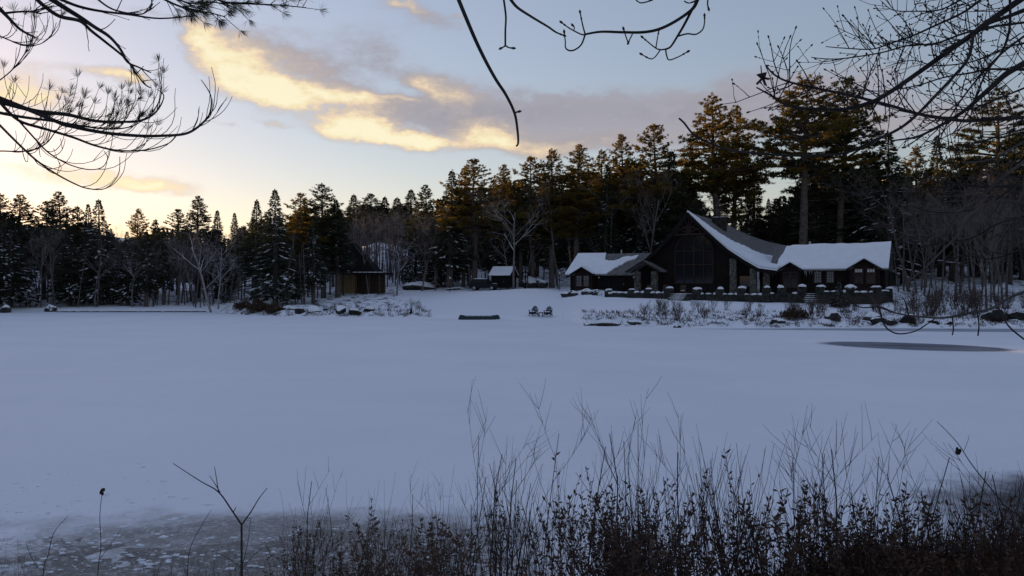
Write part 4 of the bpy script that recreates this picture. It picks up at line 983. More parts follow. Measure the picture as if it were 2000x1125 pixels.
ZL = [(-999, 110, 'at the far left of the left wood'), (110, 245, 'around the snowy drooping spruce'), (245, 345, 'under the brightest glow of the sky'), (345, 475, 'behind the two birches'), (475, 610, 'behind the big lakeside spruce'), (610, 690, 'behind the pavilion'), (690, 800, 'by the steep snowy bank'), (800, 900, 'behind the long snowy boulder'), (900, 1000, 'behind car and shed'), (1000, 1110, 'behind the bird feeder'), (1110, 1240, 'behind the shorter lodge wing'), (1240, 1350, 'behind the small porch of the lodge'), (1350, 1480, 'behind the lodge chimney'), (1480, 1620, 'behind the thick-trunked pine'), (1620, 1760, 'behind the end of the right wing'), (1760, 1880, 'just right of the lodge'), (1880, 2999, 'at the far right edge')]
def zone(u): return next(z for a, b, z in ZL if a <= u < b)
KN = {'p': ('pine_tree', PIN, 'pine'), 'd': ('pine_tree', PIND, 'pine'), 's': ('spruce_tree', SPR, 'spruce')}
gt = random.Random(12)
def tree_h(u, v, Y):
    x = (u - 1000) / F * Y; return x, CZ - (v - 562.5) / F * Y - gz(x, Y)
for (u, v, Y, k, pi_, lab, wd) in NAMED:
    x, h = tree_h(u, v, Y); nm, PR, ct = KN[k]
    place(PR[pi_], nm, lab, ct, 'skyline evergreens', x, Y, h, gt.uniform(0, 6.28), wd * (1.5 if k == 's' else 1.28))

# evergreens packed into the woods below the skyline
SKY_U = [-400, 0, 250, 350, 460, 500, 600, 700, 800, 880, 950, 1050, 1150, 1250, 1340, 1380, 1480, 1540, 1600, 1700, 1800, 1900, 2000, 2500]
SKY_V = [420, 410, 450, 430, 450, 410, 405, 400, 395, 370, 355, 330, 325, 310, 345, 400, 400, 360, 320, 320, 320, 315, 310, 300]
def forbidden(u, Y, x):
    if 682 < u < 812 and Y < 187: return True
    if 600 < u < 770 and Y < 140 and abs((u - 706) / F * Y) < 7 : return True
    if 780 <= u < 1110 and Y < 129: return True
    if 1085 < u < 1760 and Y < 124: return True
    return False
nfill = 0
while nfill < 235:
    u = gt.uniform(-90, 2090); Y = gt.uniform(119, 176); x = (u - 1000) / F * Y
    if forbidden(u, Y, x): continue
    v = float(np.interp(u, SKY_U, SKY_V)) + gt.uniform(-4, 60)
    x, h = tree_h(u, v, Y)
    if h < 4: continue
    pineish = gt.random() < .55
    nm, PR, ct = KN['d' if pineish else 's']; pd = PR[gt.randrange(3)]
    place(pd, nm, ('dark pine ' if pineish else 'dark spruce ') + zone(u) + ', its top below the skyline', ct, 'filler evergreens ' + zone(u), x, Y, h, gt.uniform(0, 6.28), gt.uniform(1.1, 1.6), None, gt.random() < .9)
    nfill += 1

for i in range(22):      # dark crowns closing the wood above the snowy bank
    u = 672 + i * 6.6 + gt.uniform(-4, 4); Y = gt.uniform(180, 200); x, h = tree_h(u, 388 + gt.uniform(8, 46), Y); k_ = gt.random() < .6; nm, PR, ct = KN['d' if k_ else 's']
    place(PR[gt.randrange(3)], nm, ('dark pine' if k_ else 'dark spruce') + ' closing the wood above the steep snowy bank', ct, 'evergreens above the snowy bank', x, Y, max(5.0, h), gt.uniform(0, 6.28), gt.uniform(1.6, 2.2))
# far wood behind everything: one mass
def mass(name, spots, n, sl, sw, label, seed):
    g = np.random.default_rng(seed); parts = []
    for (x, y, h) in spots:
        zb = gz(x, y); t = g.uniform(0, 1, n) ** .85; a = g.uniform(0, 6.283, n); r = .24 * h * (1 - t) * np.sqrt(g.uniform(.08, 1, n)) + .1
        C = np.stack([x + r * np.cos(a), y + r * np.sin(a), zb + .02 * h + t * h * .96], 1); D = np.stack([np.cos(a), np.sin(a), -.25 + .3 * g.normal(size=n)], 1)
        parts.append(leaf_quads(C, D, (sl + .5 * sl * g.random(n)) * (1.1 - .5 * t), sw, g))
    V, Q = join(parts); return tag(add(name, np_mesh(name, V, Q, 'spruce_needles')), label, 'woodland', None, 'stuff')
gf = random.Random(91); spots = []
while len(spots) < 470:
    u = gf.uniform(-420, 2300); Y = gf.uniform(178, 250); x = (u - 1000) / F * Y
    if 680 < u < 810 and Y < 215: continue
    if 1350 < u < 1500 and gf.random() < .6: continue
    v = float(np.interp(u, SKY_U, SKY_V)) + gf.uniform(4, 60); h = CZ - (v - 562.5) / F * Y - gz(x, Y)
    if h > 4: spots.append((x, Y, h))
mass('far_wood', spots, 420, 1.2, .6, 'dark mass of distant evergreens behind the nearer woods', 99)
spots = []      # unseen wood added left, right and behind the viewer to block low sun and reflections
while len(spots) < 480:
    q_ = gf.uniform(-115, -34.8); a = R(q_); d = gf.uniform(135, 215) if q_ > -42 else gf.uniform(128, 215); spots.append((math.sin(a) * d, math.cos(a) * d, gf.uniform(15, 23) if q_ < -38 else gf.uniform(13, 17)))
while len(spots) < 650:
    q_ = gf.uniform(-56, -35.2); a = R(q_); d = gf.uniform(138, 215); spots.append((math.sin(a) * d, math.cos(a) * d, gf.uniform(16, 23) if q_ < -38.5 else gf.uniform(14, 17)))
while len(spots) < 720:
    a = R(gf.uniform(36, 120)); d = gf.uniform(100, 170); spots.append((math.sin(a) * d, math.cos(a) * d, gf.uniform(12, 20)))
while len(spots) < 790:
    a = R(gf.uniform(110, 250)); d = gf.uniform(48, 85); spots.append((math.sin(a) * d, math.cos(a) * d, gf.uniform(8, 14)))
mass('shore_wood', spots, 330, 1.6, .85, 'evergreen wood ringing the pond beyond the picture', 98)

# bare trees
BIR = bare(41, 12, .21, (-.33, 0), ('birch_bark', 'birch_bark'), .85, .1, 4, .16); BIR2 = bare(43, 12, .17, (-.06, .05), ('birch_bark', 'birch_bark'), .8, .18, 4, .15)
for (u, vb, vt, Y, pd, lab, rz) in ((414, 601, 420, 112.5, BIR, 'pale birch leaning out from the left shore', 0), (426, 600, 430, 113.5, BIR2, 'upright pale birch beside the leaning birch', .4)):
    x = (u - 1000) / F * Y; place(pd, 'birch_tree', lab, 'birch', 'lakeside birches', x, Y, (vb - vt) / F * Y, rz)
NBARE = [(775, 450, 124, 0, 'wide bare tree with snowy limbs beside the snow-covered rock pile', 1.2), (1003, 365, 121, 0, 'bare tree with pale trunk right against the shed', 1.0), (1265, 330, 124, 1, 'slim pale bare trunk behind the shorter lodge wing', .7), (1090, 340, 128, 3, 'bare tree beside the lamp post at the lodge end', .9),
         (1190, 335, 128, 3, 'bare tree above the vent pipe of the shorter wing', 1.0), (1865, 330, 86, 3, 'broad bare tree on the shore right of the lodge', 1.1), (1905, 350, 84, 3, 'dark bare tree next to the broad bare shore tree', 1.0), (1960, 330, 82, 4, 'bare tree near the right edge of the far shore', 1.0),
         (1805, 380, 96, 4, 'bare tree between the lodge end and the broad shore tree', 1.0), (1120, 330, 131, 1, 'tall bare tree behind the snowy bay of the lodge', .8), (300, 440, 121, 3, 'multi-limbed bare tree left of the birches', 1.1), (185, 470, 119, 0, 'low bare tree with snowy limbs at the left shore', 1.2), (720, 430, 125, 1, 'bare tree at the right corner of the pavilion', .9), (60, 470, 119, 3, 'dark bare shrubby tree near the left frame edge', 1.2), (850, 400, 131, 4, 'bare tree behind the snow-covered rock pile', .9), (1340, 350, 128, 4, 'bare tree behind the gable peak of the lodge', .8)]
for (u, v, Y, pi_, lab, wd) in NBARE:
    x, h = tree_h(u, v, Y); place(BAR[pi_], 'bare_tree', lab, 'bare tree', 'bare trees told apart', x, Y, h, gt.uniform(0, 6.28), wd)
nb = 0
while nb < 165:
    r_ = gt.random()
    if r_ < .38: u, Y = gt.uniform(-40, 480), gt.uniform(117, 128); v = gt.uniform(430, 515)
    elif r_ < .62: u, Y = gt.uniform(1755, 2080), gt.uniform(80, 118); v = gt.uniform(310, 430)
    elif r_ < .82: u, Y = gt.uniform(790, 1500), gt.uniform(126, 140); v = float(np.interp(u, SKY_U, SKY_V)) + gt.uniform(0, 90)
    elif r_ < .92: u, Y = gt.uniform(480, 1000), gt.uniform(122, 145); v = gt.uniform(400, 470)
    else: u, Y = gt.uniform(690, 805), gt.uniform(142, 176); v = gt.uniform(395, 440)
    x = (u - 1000) / F * Y
    if forbidden(u, Y, x) and not (u > 1755) and r_ < .92: continue
    x, h = tree_h(u, v, Y)
    w_, g_ = 'leafless bare tree crowded ' + zone(u), 'bare trees ' + zone(u)
    place(BAR[gt.randrange(5) if u < 1500 else gt.randrange(2, 5)], 'bare_tree', w_, 'bare tree', g_, x, Y, h, gt.uniform(0, 6.28), gt.uniform(.8, 1.2)); nb += 1
# thin bare poles before the snowy bank
POL = []
for i in range(3):
    pr = random.Random(60 + i); mb = MB(); mb.tube([(0, 0, -.3), (pr.uniform(-.2, .2), 0, 5), (pr.uniform(-.3, .3), 0, 11)], [.10, .075, .03], 5)
    for k in range(9):
        z = pr.uniform(3, 10); a = pr.uniform(0, 6.28); L = pr.uniform(.5, 1.6); mb.tube([(0, 0, z), (math.cos(a) * L, math.sin(a) * L, z + L * .5)], [.03, .008], 3, cap=False)
    POL.append(mb.mesh('pole', 'dark_bark'))
for i in range(105):
    u = gt.uniform(676, 815); Y = gt.uniform(141, 168); x = (u - 1000) / F * Y
    o = add('sapling', POL[i % 3]); o.location = (x, Y, gz(x, Y)); o.rotation_euler = (gt.uniform(-.04, .04), gt.uniform(-.04, .04), gt.uniform(0, 6.28)); s = gt.uniform(.45, .8); o.scale = (s * 1.7, s * 1.7, s)
    tag(o, 'thin bare trunk standing before the steep snowy bank', 'sapling', 'thin trunks before the snowy bank')
# trunks standing bare on the left wood floor
for i in range(46):
    u = gt.uniform(-20, 640); Y = gt.uniform(117.5, 128) if u < 430 else gt.uniform(108, 126); x = (u - 1000) / F * Y
    if 620 < u: Y = gt.uniform(118, 124)
    o = add('slim_trunk', POL[i % 3]); o.location = (x, Y, gz(x, Y)); o.rotation_euler = (gt.uniform(-.1, .1), gt.uniform(-.16, .16), gt.uniform(0, 6.28)); s = gt.uniform(.55, 1.0); o.scale = (s * 1.3, s * 1.3, s)
    tag(o, 'slim bare trunk rising from the snow ' + zone(u), 'sapling', 'slim trunks ' + zone(u))

# ------------------------------------------------------------------ rocks, shore shrubs
def rock_mesh(seed, r, m):
    """angular boulder: sphere cut by random planes, then roughened"""
    g = np.random.default_rng(seed); nu, nv = 18, 11; V = []
    for i in range(nv + 1):
        ph = -math.pi / 2 + math.pi * i / nv
        for j in range(nu): th = 2 * math.pi * j / nu; V.append((math.cos(ph) * math.cos(th), math.cos(ph) * math.sin(th), math.sin(ph)))
    V = np.array(V); N_ = unit(g.normal(size=(11, 3))); D_ = g.uniform(.52, .86, 11)
    for n_, d_ in zip(N_, D_):
        k = V @ n_; V = V - np.clip(k - d_, 0, None)[:, None] * n_[None]
    V = V * (1 + .06 * lownoise(V[:, 0] * 3 + seed, V[:, 1] * 3 + V[:, 2] * 2, 2.1))[:, None] * np.array(r) * 1.2; V[:, 2] += r[2] * .35
    Q = [(i * nu + j, i * nu + (j + 1) % nu, (i + 1) * nu + (j + 1) % nu, (i + 1) * nu + j) for i in range(nv) for j in range(nu)]
    return np_mesh('rock', V, Q, m)
ROCKS = [(1727, 632, 68, 26, 'rock_bare', 'broad dark boulder at the ice edge below the right end of the terrace'), (1778, 630, 52, 22, 'rock_bare', 'dark boulder right of the broad one at the ice edge'), (1824, 634, 26, 16, 'rock_bare', 'small dark stone under the low hanging branch'),
         (1855, 634, 22, 14, 'rock_bare', 'smaller of two dark stones between the small stone and the large far boulder'), (1912, 634, 30, 14, 'rock_bare', 'flat dark stone left of the large boulder near the frame edge'), (1952, 630, 62, 30, 'rock_bare', 'large dark boulder near the right end of the far shore'), (1992, 626, 46, 22, 'rock_bare', 'dark boulder cut by the right frame edge'),
         (1702, 622, 30, 24, 'rock', 'snow-capped stone just above the broad dark boulder'), (1632, 627, 34, 18, 'rock', 'snow-covered stone at mid shore below the second steps'), (1567, 636, 22, 12, 'rock_bare', 'lone dark stone at the ice edge below the second steps'), (1520, 630, 28, 14, 'rock', 'snow-dusted stone right of the main steps at the shore'),
         (1152, 636, 30, 10, 'rock', 'low snowy stone at the tip of the far shore point'), (1190, 637, 40, 12, 'rock', 'long low snow-covered stone beside the tip of the point'), (1240, 634, 30, 14, 'rock', 'snowy stone between the point and the shore brush'), (1323, 640, 18, 10, 'rock_bare', 'tiny dark stone at the ice edge below the main steps'),
         (690, 614, 36, 18, 'rock_bare', 'dark slanting boulder on the snowy left point'), (665, 612, 30, 14, 'rock', 'snow-topped boulder left of the slanting one'), (560, 612, 30, 18, 'rock', 'snowy boulder at the left end of the rocky point'), (585, 612, 26, 18, 'rock_bare', 'dark boulder second from the left on the rocky point'), (612, 613, 30, 16, 'rock', 'snow-draped boulder mid of the rocky point'), (638, 613, 24, 14, 'rock_bare', 'small dark rock right of the snow-draped boulder'), (720, 612, 24, 12, 'rock', 'small snowy rock right of the slanting boulder'),
         (97, 609, 20, 17, 'rock', 'round snow-capped boulder at the end of the stone edging'), (6, 611, 22, 18, 'rock', 'round snow-capped boulder at the left frame edge'),
         (826, 566, 66, 17, 'rock', 'long snow-covered boulder left of the car'), (845, 562, 34, 17, 'rock', 'snowy boulder leaning on the long one left of the car'), (800, 566, 40, 14, 'rock_bare', 'dark low rock at the pavilion side of the long snowy boulder'),
         (1038, 545, 30, 22, 'rock', 'pale snow-covered boulder behind the bird feeder'), (1057, 545, 26, 20, 'rock', 'second snow-covered boulder right of the one behind the feeder'), (890, 566, 30, 8, 'rock', 'low snow heap between the lamp post and the car')]
for i, (u, vb, wpx, hpx, m, lab) in enumerate(ROCKS):
    # distance where the ground is seen at that image height
    yy = np.arange(62, 142, .2); zz = np.maximum(0, ground((u - 1000) / F * yy, yy)); Y = float(yy[np.argmin(np.abs(562.5 + (CZ - zz) / yy * F - vb))])
    if i in (27, 28): Y = 131.0
    x = (u - 1000) / F * Y; k_ = .72 if 'rock_bare' == m else 1.0; w = wpx / F * Y / 2 * k_; h = hpx / F * Y * .62 * k_
    o = add('rock', rock_mesh(500 + i, (w * 1.1, w * .9, h), m)); o.location = (x, Y + w * .4, max(0.0, gz(x, Y + w * .4)) - .05 + (.35 if i in (27, 28) else 0))
    o.rotation_euler = (0, 0, i * 1.3); tag(o, lab, 'rock', 'rocks along the far shore')
# stone edging along the left ice edge
for (u0, u1, Y0, Y1, lab) in ((112, 402, 113.6, 113.8, 'low dark stone edging along the left shore ice'), (-40, 22, 111.8, 112.2, 'short stone edging at the left frame edge')):
    (x0, y0), (x1, y1) = tw(u0, Y0), tw(u1, Y1); L = x1 - x0
    t = empty('stone_edging', ((x0 + x1) / 2, (y0 + y1) / 2, 0), 0, lab, 'stone edging')
    mb = MB(); stones(mb, (0, 0, .03), (L, .7, .24), 0, int(u0 + 50), .8, .2); w_ = mb.build('wall', 'rock_bare', t); w_['kind'] = 'stuff'
    mb = MB(); gg = random.Random(u0)
    for k in range(int(L / 1.1)): mb.lump((-L / 2 + .55 + k * 1.1 + gg.uniform(-.3, .3), .0, .13), (.72, .42, .07 + .05 * gg.random()), k, 0, 7, 4, .2)
    mb.build('snow', 'snow', t, True)

def twiggy(seed, h, r, n, spread, up, maxd, m, wig=.12, lean=.25, rmin=.006, kids=(3, 5)):
    pr = random.Random(seed); a = MB()
    for i in range(n):
        an = pr.uniform(0, 6.28); ln = pr.uniform(0, lean); grow(a, a, pr, Vector((pr.gauss(0, .05 * h), pr.gauss(0, .05 * h), -.05)), Vector((math.cos(an) * ln, math.sin(an) * ln, 1)), h * pr.uniform(.5, .85), r * pr.uniform(.6, 1), 1, maxd, up, spread, wig, 0, rmin, kids)
    me = a.mesh('twigs', m); k = h / topz(me); v = np.empty(len(me.vertices) * 3, np.float32); me.vertices.foreach_get('co', v); v *= k; me.vertices.foreach_set('co', v); me.update()
    return me
SHO = [twiggy(70 + i, 1.6, .022, 9, .55, .35, 3, 'shore_twig', .15, .6) for i in range(4)]
DRK = []
for i in range(2):
    g = np.random.default_rng(i); n = 900; a = g.uniform(0, 6.28, n); r = np.sqrt(g.random(n)) * 1.2; C = np.stack([r * np.cos(a), r * np.sin(a) * .7, g.random(n) * (1.25 - r * .7) * .9], 1)
    DRK.append(np_mesh('leaves', *leaf_quads(C, g.normal(size=(n, 3)) + [0, 0, .6], .28, .09, g), 'dry_grass'))
gsb = random.Random(31)
SPOTS = [(u, gsb.uniform(71.5, 82), gsb.uniform(.7, 1.25), 'brown leafless shrub on the snowy bank below the terrace', 'shrubs below the terrace') for u in [gsb.uniform(1255, 1560) for _ in range(26)]] + \
        [(gsb.uniform(1575, 1760), gsb.uniform(72, 84), gsb.uniform(.8, 1.5), 'brown leafless shrub on the bank below the right wing', 'shrubs below the right wing') for _ in range(20)] + \
        [(gsb.uniform(1770, 2010), gsb.uniform(72, 86), gsb.uniform(1.0, 2.0), 'tall brown leafless shrub on the shore right of the lodge', 'shrubs right of the lodge') for _ in range(34)] + \
        [(gsb.uniform(540, 830), gsb.uniform(97, 102), gsb.uniform(.5, 1.0), 'low leafless shrub among the rocks of the left point', 'shrubs on the left point') for _ in range(18)]
for (u, Y, s, lab, grp) in SPOTS:
    x = (u - 1000) / F * Y; o = add('shore_shrub', SHO[gsb.randrange(4)]); o.location = (x, Y, gz(x, Y)); o.rotation_euler = (0, 0, gsb.uniform(0, 6.28)); o.scale = (s, s, s); tag(o, lab, 'shrub', grp)
for (u, Y, s, lab) in ((1552, 73.5, 1.05, 'dense dark bush at the shore below the second steps'), (505, 102, 1.5, 'dark brown brush at the foot of the big lakeside spruce'), (475, 106, 1.1, 'smaller dark brush left of the brush under the big spruce'), (535, 100.5, 1.0, 'low dark brush where the rocky point begins'), (1640, 85, .9, 'dark green bush beside the second steps')):
    x = (u - 1000) / F * Y; t = empty('dark_bush', (x, Y, gz(x, Y)), u, lab, 'bush', None, s)
    add('leaves', DRK[int(u) % 2], t); add('stems', SHO[int(u) % 4], t)
g = np.random.default_rng(44); n = 5200; u = np.concatenate([g.uniform(1140, 2060, 3900), g.uniform(440, 840, 1300)]); sh = np.interp(u, SH_U, SH_Y); Y = sh + g.uniform(.1, 1, n) ** 1.5 * np.where(u > 1100, 11, 5); X = (u - 1000) / F * Y
keep = (lownoise(X, Y, .9, 3.) + .5 * lownoise(X, Y, 2.3, 1.)) > .1; X = X[keep]; Y = Y[keep]; n = len(X); C = np.stack([X, Y, ground(X, Y) - .05], 1); m_ = 4
C = np.repeat(C, m_, 0) + g.normal(size=(n * m_, 3)) * [.12, .12, .02]; D = g.normal(size=(n * m_, 3)) * .6 + [0, 0, .8]
tag(add('shore_brush', np_mesh('shore_brush', *leaf_quads(C, D, .2 + .35 * g.random(n * m_), .05, g), 'dry_grass')), 'dark stubble of dead plants poking through the shore snow', 'brush', None, 'stuff')
# small young fir before the second steps
x, Y = (1638 - 1000) / F * 84.5, 84.5
place(SPR[2], 'young_fir', 'small dark young fir standing before the second terrace steps', 'fir', None, x, Y, 3.0, 1.0, 1.9)

# ------------------------------------------------------------------ foreground: branches reaching into the picture
def smooth(pts, k=5):
    P_ = [Vector(p) for p in pts]; out = []
    for i in range(len(P_) - 1):
        a, b, c, d = P_[max(i - 1, 0)], P_[i], P_[i + 1], P_[min(i + 2, len(P_) - 1)]
        for j in range(k):
            t = j / k; out.append(.5 * ((2 * b) + (c - a) * t + (2 * a - 5 * b + 4 * c - d) * t * t + (3 * b - a - 3 * c + d) * t ** 3))
    out.append(P_[-1]); return out
class Limb:
    def __init__(s, px, Y0, Y1, r0, r1, start=None, wob=.12, seed=0):
        g = random.Random(seed); n = len(px); ph = g.uniform(0, 6.28)
        P_ = [at(u, v, Y0 + (Y1 - Y0) * i / max(1, n - 1) + wob * math.sin(ph + i * .8)) for i, (u, v) in enumerate(px)]
        s.r = [r0 + (r1 - r0) * i / max(1, n - 1) for i in range(n)]
        s.p = smooth(P_); m = len(s.p); s.rad = [float(np.interp(i / (m - 1) * (n - 1), range(n), s.r)) for i in range(m)]; s.skip = 0
        if start is not None:      # the limb goes on, out of the picture, to the trunk
            S = Vector(start); t0 = (P_[0] - P_[1]).normalized(); d0 = (S - P_[0]).length; c1 = P_[0] + t0 * d0 * .3; ext = []
            for k in range(6):
                q = k / 6; ext.append(S * (1 - q) ** 2 + c1 * 2 * q * (1 - q) + P_[0] * q * q)
            s.p = ext + s.p; s.rad = [r0 * (1.5 - .5 * k / 6) for k in range(6)] + s.rad; s.skip = 6
def add_limb(parent, L, matl, name='branch', n=7):
    mb = MB(); o = Vector(parent.location); mb.tube([p - o for p in L.p], L.rad, n); return mb.build(name, matl, parent, True)
def budded(mb, p, d, ln, r, g, bud=.006, curl=.3, m=0):
    """one twig with a pointed bud at its tip"""
    n = 5; pts = [p]; dd = d.normalized()
    c = Vector((g.gauss(0, curl * .4), g.gauss(0, curl * .4), abs(g.gauss(0, curl)) * .6))
    for i in range(n):
        dd = (dd + c * .35 + Vector((g.gauss(0, .1), g.gauss(0, .1), g.gauss(0, .1)))).normalized(); pts.append(pts[-1] + dd * ln / n)
    mb.tube(pts, [r * (1 - .45 * i / n) for i in range(n + 1)], 4, m)
    for q, sc in ((pts[-1], 1.0), (pts[-2], .65)):
        mb.tube([q - dd * bud * sc, q + dd * bud * .6 * sc, q + dd * bud * 2.2 * sc], [bud * .45 * sc, bud * .85 * sc, bud * .1], 5, m)
    return pts
def twigs_on(branch_obj, L, parent, g, count, lmin, lmax, r, side=.8, upb=.25, f0=.1, f1=1.0, sub=.5, matl='limb', bud=.006):
    mb = MB(); o = Vector(parent.location); m = len(L.p)
    for i in range(count):
        j = int(np.clip((f0 + (f1 - f0) * g.random()) * (m - 1), L.skip, m - 2)); p = L.p[j] - o; t = (L.p[j + 1] - L.p[j]).normalized()
        if L.p[j].y < 1.5: continue
        o_ = t.orthogonal(); o_.rotate(Matrix.Rotation(g.uniform(0, 6.283), 3, t)); d = t * g.uniform(.5, 1.0) + o_ * side + Vector((0, 0, upb))
        ln = g.uniform(lmin, lmax); pts = budded(mb, p, d, ln, min(r, L.rad[j] * .7), g, bud)
        while g.random() < sub:
            k = g.randint(1, 4); q = pts[k]; ax = (pts[k + 1] - pts[k]).normalized(); o2 = ax.orthogonal(); o2.rotate(Matrix.Rotation(g.uniform(0, 6.28), 3, ax))
            budded(mb, q, ax * .6 + o2 * .8 + Vector((0, 0, .15)), ln * g.uniform(.2, .55), r * .6, g, bud * .9)
    if mb.v:
        w = mb.build('twigs', matl, branch_obj, True); w['kind'] = 'stuff'
# --- bare maple on the right of the viewer
MX, MY = 4.3, 3.3
maple = empty('maple_tree', (MX, MY, gz(MX, MY) - .1), 0, 'bare budding maple whose limbs reach in from the upper right', 'maple')
mo = Vector(maple.location)
mb = MB(); mb.tube([(0, 0, -.3), (.05, .03, 2.0), (-.05, 0, 4.0), (.1, .1, 6.5), (.2, .2, 9.0)], [.24, .2, .17, .12, .06], 12); mb.build('trunk', 'limb', maple, True)
gm = random.Random(17)
def px(*a): return list(a)
def trunkpt(z): return (MX - .1, MY, z)
MAPLE = [
 (px((2010, -12), (1983, 6), (1926, 46), (1898, 68), (1855, 98), (1809, 131), (1741, 178), (1702, 199), (1649, 213), (1599, 213), (1556, 211), (1524, 199), (1503, 185), (1478, 171)), 3.0, 2.7, 0.0125, 0.0024, 5.0, 26),
 (px((2010, 16), (1969, 32), (1926, 48), (1880, 78), (1840, 100)), 3.1, 2.9, 0.009, 0.004, 4.9, 4),
 (px((2020, 228), (1933, 233), (1887, 236), (1844, 231), (1791, 222), (1738, 206), (1684, 192), (1631, 180), (1578, 169), (1535, 158), (1510, 144), (1496, 128)), 2.7, 2.4, 0.0068, 0.0024, 4.4, 16),
 (px((1901, 68), (1891, 114), (1860, 152), (1826, 188), (1791, 224), (1755, 252), (1702, 277), (1649, 299), (1578, 304), (1507, 302), (1453, 297), (1411, 289), (1372, 273), (1352, 260), (1336, 240), (1326, 231)), 2.75, 2.2, 0.0055, 0.0026, None, 2),
 (px((1930, -12), (1915, 0), (1880, 25), (1826, 50), (1784, 69), (1738, 85), (1702, 96), (1649, 94), (1613, 91)), 3.2, 3.0, 0.0055, 0.0016, 5.2, 20),
 (px((2015, 42), (1933, 53), (1880, 66), (1826, 85), (1773, 89), (1720, 103), (1649, 114), (1613, 115), (1585, 112)), 3.4, 3.1, 0.0052, 0.0016, 4.8, 20),
 (px((2015, 137), (1933, 135), (1898, 142), (1844, 151), (1791, 167), (1720, 178), (1660, 172)), 3.5, 3.3, 0.0052, 0.0016, 4.5, 14),
 (px((2015, 116), (1969, 142), (1940, 167), (1912, 192), (1883, 217), (1837, 245), (1791, 267), (1740, 275)), 3.0, 2.8, 0.0125, 0.0024, 4.6, 10),
 (px((1972, -10), (1972, 53), (1958, 99), (1926, 142), (1905, 192), (1880, 235), (1860, 262)), 2.9, 2.8, 0.0048, 0.002, 5.4, 8),
 (px((2015, 166), (1951, 192), (1898, 213), (1840, 214), (1780, 226)), 3.3, 3.2, 0.0044, 0.0016, 4.5, 10),
 (px((1890, -10), (1840, 18), (1790, 22), (1745, 20), (1722, 3)), 3.6, 3.4, 0.004, 0.0014, 5.4, 16),
 (px((2015, 80), (1960, 95), (1900, 120), (1830, 128), (1780, 118), (1730, 130)), 3.9, 3.8, 0.0046, 0.0016, 4.7, 18),
 (px((2015, 60), (1950, 110), (1890, 178), (1850, 240), (1822, 310)), 3.7, 3.4, 0.0055, 0.002, 4.7, 8),
 (px((2015, 250), (1960, 262), (1905, 280), (1850, 290), (1800, 270)), 3.4, 3.3, 0.004, 0.0014, 4.3, 8),
]
for i, (pp, y0, y1, r0, r1, tz, nt) in enumerate(MAPLE):
    L = Limb(pp, y0, y1, r0, r1, None if tz is None else trunkpt(tz), .06, i); b_ = add_limb(maple, L, 'limb')
    twigs_on(b_, L, maple, gm, int(nt * 1.8), .05, .22, .0022, .8, .2, .16, .93, .5, 'limb', .0040)
GREY = [
 (px((2015, 268), (1969, 294), (1930, 313), (1880, 318)), 3.2, 3.2, .0065, .0028, 3.9, 4, 'grey_limb'),
 (px((2015, 305), (1954, 349), (1934, 368), (1899, 396), (1868, 415)), 3.0, 3.2, .0075, .0028, 3.9, 6, 'grey_limb'),
 (px((2015, 364), (1915, 364), (1876, 360), (1821, 353), (1805, 321)), 3.3, 3.3, .0042, .0016, 3.8, 8, 'limb'),
 (px((2015, 420), (1954, 435), (1895, 466), (1836, 474), (1778, 489)), 3.4, 3.4, .0046, .0016, 3.7, 8, 'limb'),
 (px((2015, 398), (1960, 392), (1925, 400), (1887, 427), (1872, 458), (1844, 486), (1809, 521), (1772, 552)), 3.1, 3.4, .0065, .0034, 3.7, 3, 'grey_limb'),
 (px((2015, 330), (1960, 380), (1900, 410), (1830, 415), (1770, 400)), 3.8, 3.9, .0042, .0016, 3.8, 10, 'limb'),
 (px((2015, 480), (1940, 505), (1880, 500), (1820, 520)), 3.6, 3.7, .0042, .0016, 3.6, 8, 'limb'),
 (px((2015, 445), (1955, 455), (1915, 478)), 3.5, 3.5, .0065, .003, 3.7, 2, 'grey_limb'),
 (px((2015, 565), (1975, 580), (1937, 602), (1900, 610), (1850, 620), (1812, 620), (1762, 614), (1737, 607), (1717, 599), (1700, 580)), 3.1, 3.0, .0060, .0022, 3.3, 0, 'grey_limb'),
 (px((1737, 607), (1717, 599), (1680, 600), (1652, 582)), 3.0, 3.0, .0035, .0018, None, 0, 'limb'),
 (px((1717, 600), (1725, 630), (1737, 645), (1757, 652), (1787, 647), (1812, 632), (1827, 621)), 3.0, 3.05, .003, .0022, None, 0, 'limb'),
 (px((1860, 620), (1862, 642), (1860, 654)), 3.05, 3.0, .0026, .0024, None, 0, 'limb'),
 (px((1909, 611), (1912, 635), (1910, 656)), 3.05, 3.0, .0026, .0026, None, 0, 'limb'),
 (px((1950, 600), (1970, 637), (2010, 670)), 3.1, 3.0, .0034, .003, None, 0, 'limb'),
 (px((1775, 616), (1768, 590), (1762, 580)), 3.0, 3.0, .0024, .0016, None, 0, 'limb'),
]
for i, (pp, y0, y1, r0, r1, tz, nt, ml) in enumerate(GREY):
    L = Limb(pp, y0, y1, r0, r1, None if tz is None else trunkpt(tz), .05, 40 + i); b_ = add_limb(maple, L, ml, 'branch', 6)
    if nt: twigs_on(b_, L, maple, gm, nt, .06, .30, .0022, .7, .05, .2, 1.0, .5, ml, .0036)
OVER = [(MX - .1, MY, 6.0), (2.6, 3.0, 5.6), (1.2, 2.9, 5.25), (0.2, 2.8, 5.0), (-.6, 2.75, 4.85)]
mb = MB(); mb.tube([Vector(p) - mo for p in smooth(OVER)], [float(np.interp(i / 20, [0, 1], [.07, .018])) for i in range(21)], 8); ov = mb.build('overhead_limb', 'limb', maple, True)
